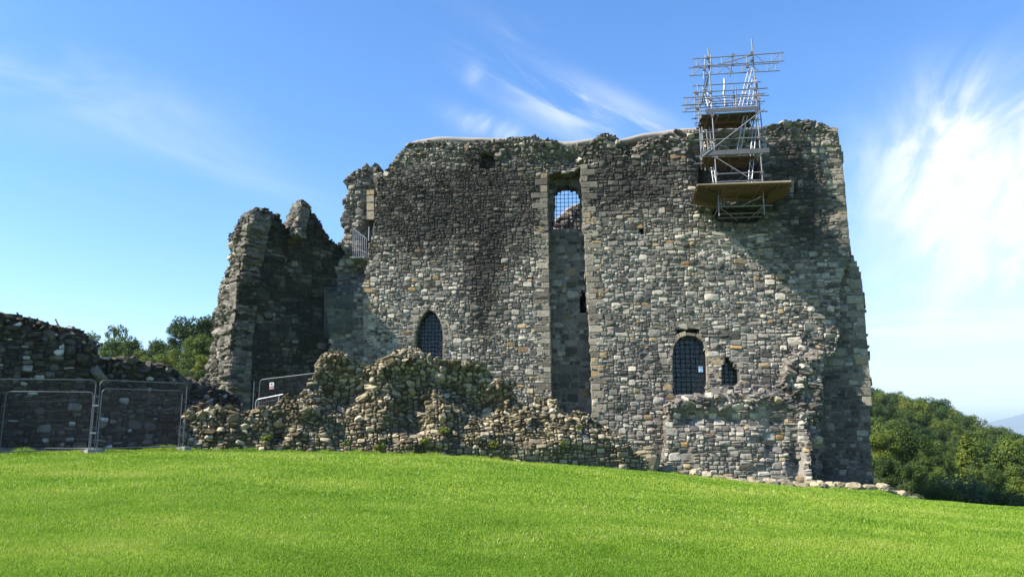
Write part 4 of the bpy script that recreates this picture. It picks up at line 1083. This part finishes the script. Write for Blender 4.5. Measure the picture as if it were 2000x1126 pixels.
# glass screen on the stair wall
gs = thing('glass_screen', tuple(KF.P(665, 626, -.85)), 'greenish glass screen standing on the low stair wall at the corner of the keep', 'screen')
m2 = MB(); m2.prism([KF.P(635, 655, -.7), KF.P(635, 562, -.7), KF.P(687, 560, -.7), KF.P(687, 650, -.7)], -KF.N*.012); m2.build('glass', SCREEN, gs)
m2 = MB(); m2.tube(KF.P(634.5, 660, -.7), KF.P(634.5, 561, -.7), .022); m2.tube(KF.P(634.5, 561.5, -.7), KF.P(687, 559.5, -.7), .018); m2.tube(KF.P(687, 600, -.7), KF.P(686, 559, -.7), .02); m2.build('edge_rail', FENCE, gs)

# ================================================================== TREES
def foliage_mat(name, lo, hi, yel):
    m, t, b, out = new_mat(name)
    oi = t.node('ShaderNodeObjectInfo'); rnd = attr(t, 'rnd')
    c = t.ramp(rnd, [(0, lo), (.6, hi), (1, yel)])
    c = t.mix(1., c, t.ramp(oi.outputs['Random'], [(0, (.55, .68, .60)), (.4, (.95, .95, .9)), (.75, (1.25, 1.12, .9)), (1, (1.55, 1.25, .9))]), 'MULTIPLY')
    t.l.new(c, b.inputs['Base Color']); b.inputs['Roughness'].default_value = .6; b.inputs['Specular IOR Level'].default_value = .2
    tl = t.node('ShaderNodeBsdfTranslucent'); t.l.new(c, tl.inputs[0])
    mx = t.node('ShaderNodeMixShader'); mx.inputs[0].default_value = .3
    t.l.new(b.outputs[0], mx.inputs[1]); t.l.new(tl.outputs[0], mx.inputs[2]); t.l.new(mx.outputs[0], out.inputs['Surface'])
    return m
FO_MID = foliage_mat('leaf_mid', (.030, .060, .013), (.070, .118, .021), (.118, .150, .030))
FO_DARK = foliage_mat('leaf_dark', (.016, .040, .011), (.038, .076, .016), (.066, .100, .020))
FO_YEL = foliage_mat('leaf_yellow', (.038, .070, .012), (.080, .128, .020), (.13, .155, .03))
FO_BLUE = foliage_mat('leaf_bluish', (.06, .10, .05), (.11, .16, .075), (.16, .20, .09))
BARK = simple_mat('bark', (.075, .060, .045), .95, 0, .25, 3., .6, .1)

def crown_mesh(seed, H, Wd, kind, nleaf, leaf):
    """many leaf-clump faces through the crown's volume, gathered in uneven boughs"""
    rng = np.random.default_rng(seed); mb = MB(); C = []; Rr = []
    if kind == 'broad':
        nb = 34
        for k in range(nb):
            th = rng.uniform(0, 2*np.pi); f = rng.random(); z = H*(.14 + .76*f)
            pr = math.sin(min(1, max(.06, (z/H-.02)/1.0))*math.pi)**.55
            r = Wd*.5*pr*math.sqrt(rng.random())*1.0
            C.append((r*math.cos(th), r*math.sin(th), z)); Rr.append(rng.uniform(.10, .19)*Wd)
    elif kind == 'conifer':
        for k in range(60):
            f = (k+.5)/60; z = H*(.12+.86*f); ln = Wd*.5*(1-f)**.75*rng.uniform(.7, 1.1)+.15; th = k*2.4+rng.uniform(-.4, .4)
            for s_ in np.linspace(.25, 1, 4):
                C.append((ln*s_*math.cos(th), ln*s_*math.sin(th), z-.10*ln*s_*s_*2)); Rr.append(.10*Wd*(1.15-.55*s_))
    elif kind == 'sparse':
        for k in range(16):
            th = rng.uniform(0, 2*np.pi); r = Wd*.5*math.sqrt(rng.random()); z = H*rng.uniform(.82, .98)-.12*r
            C.append((r*math.cos(th), r*math.sin(th), z)); Rr.append(rng.uniform(.07, .13)*Wd)
    elif kind == 'shrub':
        for k in range(14):
            th = rng.uniform(0, 2*np.pi); r = Wd*.4*math.sqrt(rng.random())
            C.append((r*math.cos(th), r*math.sin(th), H*rng.uniform(.25, .75))); Rr.append(rng.uniform(.16, .26)*Wd)
    C = np.array(C); Rr = np.array(Rr); flat = {'broad': .78, 'conifer': .42, 'sparse': .40, 'shrub': .8}[kind]
    wgt = Rr**2; idx = rng.choice(len(C), nleaf, p=wgt/wgt.sum())
    d = rng.normal(0, 1, (nleaf, 3)); d /= np.linalg.norm(d, axis=1)[:, None]
    rad = Rr[idx]*np.clip(rng.normal(.86, .20, nleaf), .1, 1.25)
    P_ = C[idx] + d*rad[:, None]*np.array([1, 1, flat])[None]
    P_[:, 2] = np.maximum(P_[:, 2], .15)
    nr = d*.8 + rng.normal(0, .55, (nleaf, 3)) + np.array([0, 0, .35]); nr /= np.linalg.norm(nr, axis=1)[:, None]
    a = np.cross(nr, rng.normal(0, 1, (nleaf, 3))); a /= np.linalg.norm(a, axis=1)[:, None]; b_ = np.cross(nr, a)
    s_ = leaf*rng.uniform(.55, 1.35, nleaf)[:, None]
    V = np.stack([P_-a*s_*.5, P_+b_*s_*.34, P_+a*s_*.5, P_-b_*s_*.34], 1).reshape(-1, 3)
    br = rng.random(len(C))
    rnd = np.clip(.55*br[idx] + rng.normal(.22, .17, nleaf), 0, 1)
    mb.add(V, np.arange(4*nleaf).reshape(-1, 4), rnd)
    return mb, C
def make_tree(name, seed, H, Wd, kind, fo, nleaf, leaf, label, cat='tree', group=None, trunk=True):
    t_ = thing(name, (0, 0, 0), label, cat, group)
    mb, C = crown_mesh(seed, H, Wd, kind, nleaf, leaf); mb.build('foliage' if kind == 'shrub' else 'crown', fo, t_)
    rng = random.Random(seed); tk = MB(); th_ = H*(.95 if kind in ('conifer', 'sparse') else .55); r0 = .028*H
    if kind == 'shrub':
        for k in range(5): c_ = C[k]; tk.tube((rng.uniform(-.1, .1), rng.uniform(-.1, .1), -.2), tuple(c_), .03, 5, r1=.012)
        tk.build('stems', BARK, t_); return t_
    p = Vector((0, 0, -1.0)); seg = 6
    for k in range(seg):
        q_ = Vector((rng.uniform(-.012, .012)*H, rng.uniform(-.012, .012)*H, th_*(k+1)/seg)); f0 = 1-.72*k/seg; f1 = 1-.72*(k+1)/seg
        tk.tube(p, q_, r0*f0, 8, cap=False, r1=r0*f1); p = q_
    for k in rng.sample(range(len(C)), min(len(C), 14)):
        c_ = Vector(C[k]); z0 = min(th_*.95, max(.25*H, c_.z*.62)); tk.tube((0, 0, z0), c_, r0*.32, 5, cap=False, r1=r0*.08)
    tk.build('trunk', BARK, t_)
    return t_
def copy_tree(root, loc, rz, sc, label=None, group=None):
    r = root.copy(); COL.objects.link(r); r.location = loc; r.rotation_euler = (0, 0, rz); r.scale = sc
    if label: r['label'] = label
    if group: r['group'] = group
    for ch in [c_ for c_ in bpy.data.objects if c_.parent == root]:
        c_ = ch.copy(); COL.objects.link(c_); c_.parent = r
    return r
def first(root, loc, rz, sc):
    root.location = loc; root.rotation_euler = (0, 0, rz); root.scale = sc; return root
random.seed(5)
WG = 'woodland trees covering the hillside'
WL = 'round-headed broadleaf tree in the woodland covering the hillside'
protos = [make_tree('broadleaf_tree', 60+k, 10, 10, 'broad', [FO_MID, FO_DARK, FO_YEL][k], 8500, .42, [WL, 'darker round-headed tree in the woodland covering the hillside', 'yellow-green tree in the woodland covering the hillside'][k], group=WG) for k in range(3)]
usedp = [False]*3
def put_tree(k, loc, rz, sc, label=None, group=None):
    if not usedp[k] and label is None:
        usedp[k] = True; return first(protos[k], loc, rz, sc)
    return copy_tree(protos[k], loc, rz, sc, label, group)
rs = random.Random(21)
# top line of the wood as it shows against the sky
SKYL = ([1640, 1705, 1760, 1800, 1830, 1860, 1890, 1920, 1960, 2010, 2080], [740, 753, 764, 772, 780, 792, 808, 826, 836, 857, 880])
for D, step, drop in ((250, 24, 4), (228, 22, 14), (200, 24, 34), (172, 28, 56), (145, 32, 76), (120, 38, 100)):
    px = 1612 + rs.uniform(0, step)
    while px < 2130:
        top_ = np.interp(px, *SKYL) + drop*(1 if px < 1900 else .55) + rs.uniform(-5, 5)
        p = at_depth(px, top_, D+rs.uniform(-6, 6)); zg = gz1(p.x, p.y)
        h = max(4.5, min(15, p.z-zg))
        k = rs.choice([0, 0, 0, 1, 1, 2]); wd = rs.uniform(.8, 1.15)
        put_tree(k, (p.x, p.y, p.z-h), rs.uniform(0, 6.28), (h/10*wd, h/10*wd, h/10))
        px += step*rs.uniform(.75, 1.25)
# nearer trees at the edge of the mound, each told apart
def near(k, px, top_, D, wid_px, label, proto=None):
    p = at_depth(px, top_, D); w_ = wid_px/F*D; h = w_*1.08; zg = p.z-h
    if proto is None: return copy_tree(protos[k], (p.x, p.y, zg), rs.uniform(0, 6.28), (w_/10, w_/10, h/10), label, 'trees at the edge of the castle mound')
    return first(proto, (p.x, p.y, zg), rs.uniform(0, 6.28), (w_/10, w_/10, h/10))
near(1, 1752, 833, 82, 105, 'dense dark green tree growing close beside the right corner of the keep')
near(2, 1722, 838, 74, 60, 'bright green tree touching the right corner of the keep')
near(0, 1935, 852, 98, 105, 'broad green tree behind the conifer beyond the lawn')
near(2, 2000, 902, 60, 75, 'light green tree cut off by the right edge of the picture')
near(0, 1812, 858, 100, 60, 'mid green tree between the dark tree and the conifer')
near(0, 1975, 845, 115, 60, 'small round tree above the light green tree beyond the lawn')
con = make_tree('conifer', 71, 10, 10, 'conifer', FO_YEL, 7000, .40, 'drooping olive conifer beyond the lawn with spreading boughs'); near(0, 1885, 852, 80, 95, '', con); con['group'] = 'trees at the edge of the castle mound'
shrub = make_tree('shrub', 72, 2.2, 2.6, 'shrub', FO_BLUE, 2400, .13, 'blue-green rounded shrub on the edge of the lawn below the conifer', 'shrub', trunk=False)
def put_shrub(px, y, sc, label=None, fo=None):
    c_ = Vector(on_ground(px, y)); loc = (c_.x, c_.y, c_.z-.1); s3 = (sc[0], sc[0], sc[1])
    if label is None: return first(shrub, loc, 1., s3)
    r = copy_tree(shrub, loc, rs.uniform(0, 6), s3, label)
    if fo:
        for ch in r.children:
            if ch.name.startswith('foliage'):
                ch.data = ch.data.copy(); ch.data.materials[0] = fo
    return r
put_shrub(1868, 47, (1.1, 1.25))
for px_, y_, sc_, lb, fo in ((1838, 46, (.8, .85), 'small brownish shrub left of the blue-green shrub', FO_MID), (1912, 48, (1.0, 1.15), 'low olive shrub right of the blue-green shrub', FO_YEL), (1950, 47, (1.0, 1.0), 'dark low shrub at the lawn edge toward the right border', FO_DARK), (1985, 45, (1.1, 1.1), 'green shrub in the lower right corner of the wood', FO_MID), (1808, 47, (.7, .8), 'smallest dark shrub where the stone row ends', FO_DARK)):
    put_shrub(px_, y_, sc_, lb, fo)
for k_, (px_, top_, D_, w_, lb) in enumerate(((1725, 893, 60, 55, 'low bushy tree at the stone row beside the corner of the keep'), (1775, 905, 58, 55, 'low dark bushy tree at the foot of the dark tree'), (1818, 908, 62, 50, 'low bushy tree left of the conifer foot'),
        (1915, 905, 66, 60, 'low bushy tree right of the conifer foot'), (1955, 915, 64, 55, 'low bushy tree just left of the light green tree'), (2030, 925, 58, 60, 'low bushy tree at the picture edge below the light green tree'))):
    near([1, 1, 0, 0, 1, 2][k_], px_, top_, D_, w_, lb)
# trees behind the curtain wall at the left
def left(k, px, top_, D, wid, label):
    p = at_depth(px, top_, D); w_ = wid/F*D; h = w_*1.1
    return copy_tree(protos[k], (p.x, p.y, p.z-h), rs.uniform(0, 6.28), (w_/10, w_/10, h/10), label, 'trees behind the curtain wall')
left(0, 205, 652, 95, 95, 'round green tree directly right of the tall end of the curtain wall')
left(2, 240, 655, 88, 85, 'yellow-green tree below the flat-topped pine behind the curtain wall')
left(0, 285, 662, 92, 80, 'mid green tree in the dip of the curtain wall')
left(1, 318, 668, 98, 60, 'dark tree left of the tall tree by the tower')
left(2, 322, 690, 80, 50, 'small yellowish tree low in the dip of the curtain wall')
left(1, 385, 618, 90, 98, 'tall dark tree rising beside the ruined tower')
left(1, 355, 632, 92, 50, 'narrow dark tree joined to the tall tree beside the tower')
left(2, 388, 652, 74, 68, 'bright yellow-green tree against the broken edge of the tower')
left(2, 405, 690, 68, 55, 'lowest bright tree at the base of the broken tower edge')
left(0, 345, 680, 84, 48, 'green tree left of the bright trees by the tower')
left(1, 418, 625, 96, 70, 'dark tree half hidden by the ruined tower')
left(0, 160, 665, 97, 70, 'green tree half hidden by the tall end of the curtain wall')
left(0, 215, 684, 76, 70, 'green tree just over the dip of the curtain wall, nearest the tall end')
left(1, 262, 682, 79, 70, 'dark bushy tree over the middle of the dip in the curtain wall')
left(2, 300, 690, 72, 60, 'yellow-green bushy tree over the rubble of the dip in the curtain wall')
left(0, 352, 706, 68, 60, 'green bushy tree over the falling end of the curtain wall')
left(1, 378, 722, 64, 50, 'dark bushy tree over the falling end of the curtain wall')
left(0, 412, 735, 60, 55, 'lowest dark bush between the curtain wall and the tower')
pine = make_tree('flat_topped_pine', 75, 10, 10, 'sparse', FO_DARK, 900, .45, 'sparse flat-topped pine rising above the trees behind the curtain wall')
p = at_depth(226, 634, 105); first(pine, (p.x, p.y, p.z-9.5), .5, (.30, .30, .95))

# weeds rooted in the rubble
def weed():
    t_ = thing('weed', (0, 0, 0), 'small green weed rooted among the stones of the low ruined wall', 'plant', 'weeds rooted in the ruined wall')
    m2, C_ = crown_mesh(90, .34, .42, 'shrub', 260, .07); m2.build('foliage', FO_YEL, t_)
    m2 = MB()
    for c_ in C_[:4]: m2.tube((0, 0, -.08), tuple(c_), .006, 4, r1=.003)
    m2.build('stems', STEM, t_); return t_
STEM = simple_mat('stem_green', (.07, .14, .02), .7)
wd_ = weed()
for i, (px_, py_, n_) in enumerate(((676, 876, .42), (832, 872, .60), (868, 852, .55), (1076, 856, .45), (1100, 878, .55), (742, 884, .5), (520, 868, .35), (1130, 845, .4), (965, 880, .5))):
    c_ = RF.P(px_, py_, n_); sc_ = rs.uniform(.6, 1.1)
    first(wd_, c_, 0, (sc_,)*3) if i == 0 else copy_tree(wd_, c_, i*1.3, (sc_,)*3)

# dandelions in the lawn
YEL = simple_mat('dandelion_yellow', (.70, .50, .02), .7, 0, .05); STEM = simple_mat('stem_green', (.07, .14, .02), .7)
def dandelion():
    t_ = thing('dandelion', (0, 0, 0), 'small yellow dandelion dotting the lawn in front of the castle', 'flower', 'dandelions in the lawn')
    m2 = MB(); m2.tube((0, 0, -.01), (0, 0, .07), .004, 5); m2.build('stem', STEM, t_)
    m2 = MB()
    for k in range(12):
        a = k/12*6.283; d_ = Vector((math.cos(a), math.sin(a), .25)); e_ = Vector((-math.sin(a), math.cos(a), 0))
        m2.add([Vector((0, 0, .07)), Vector((0, 0, .07))+d_*.02-e_*.007, Vector((0, 0, .075))+d_*.027, Vector((0, 0, .07))+d_*.02+e_*.007], [(0, 1, 2, 3)])
    m2.tube((0, 0, .068), (0, 0, .078), .012, 8); m2.build('flower_head', YEL, t_); return t_
dn = dandelion()
for i, (px_, py_) in enumerate(((1005, 908), (1015, 922), (1468, 949), (780, 905), (1640, 955), (930, 921), (1300, 1000), (120, 960))):
    y_ = 20.
    for _ in range(12):
        g_ = gz1((px_-1000)/F*y_, y_); d_ = ray(px_, py_); tt = (g_+.05-EYE)/d_.z; y_ = max(7.5, min(30, .5*y_+.5*d_.y*tt))
    c_ = Vector(((px_-1000)/F*y_*math.cos(PITCH), y_, 0)); c_.z = gz1(c_.x, c_.y)
    first(dn, c_, 0, (1, 1, 1)) if i == 0 else copy_tree(dn, c_, i*.9, (1, 1, 1))

# ================================================================== AIR
HM = bpy.data.materials.new('air'); HM.use_nodes = True; t = NT(HM.node_tree); t.n.clear()
out = t.node('ShaderNodeOutputMaterial'); pv = t.node('ShaderNodeVolumePrincipled')
pv.inputs['Color'].default_value = (.66, .84, 1, 1); pv.inputs['Density'].default_value = 8e-5; pv.inputs['Anisotropy'].default_value = .2
t.l.new(pv.outputs[0], out.inputs['Volume'])
mb = MB(); mb.box((0, 12000, 200), (1, 0, 0), (0, 1, 0), (0, 0, 1), 56000, 29000, 524); hz_ = mb.build('haze', HM); hz_['kind'] = 'stuff'
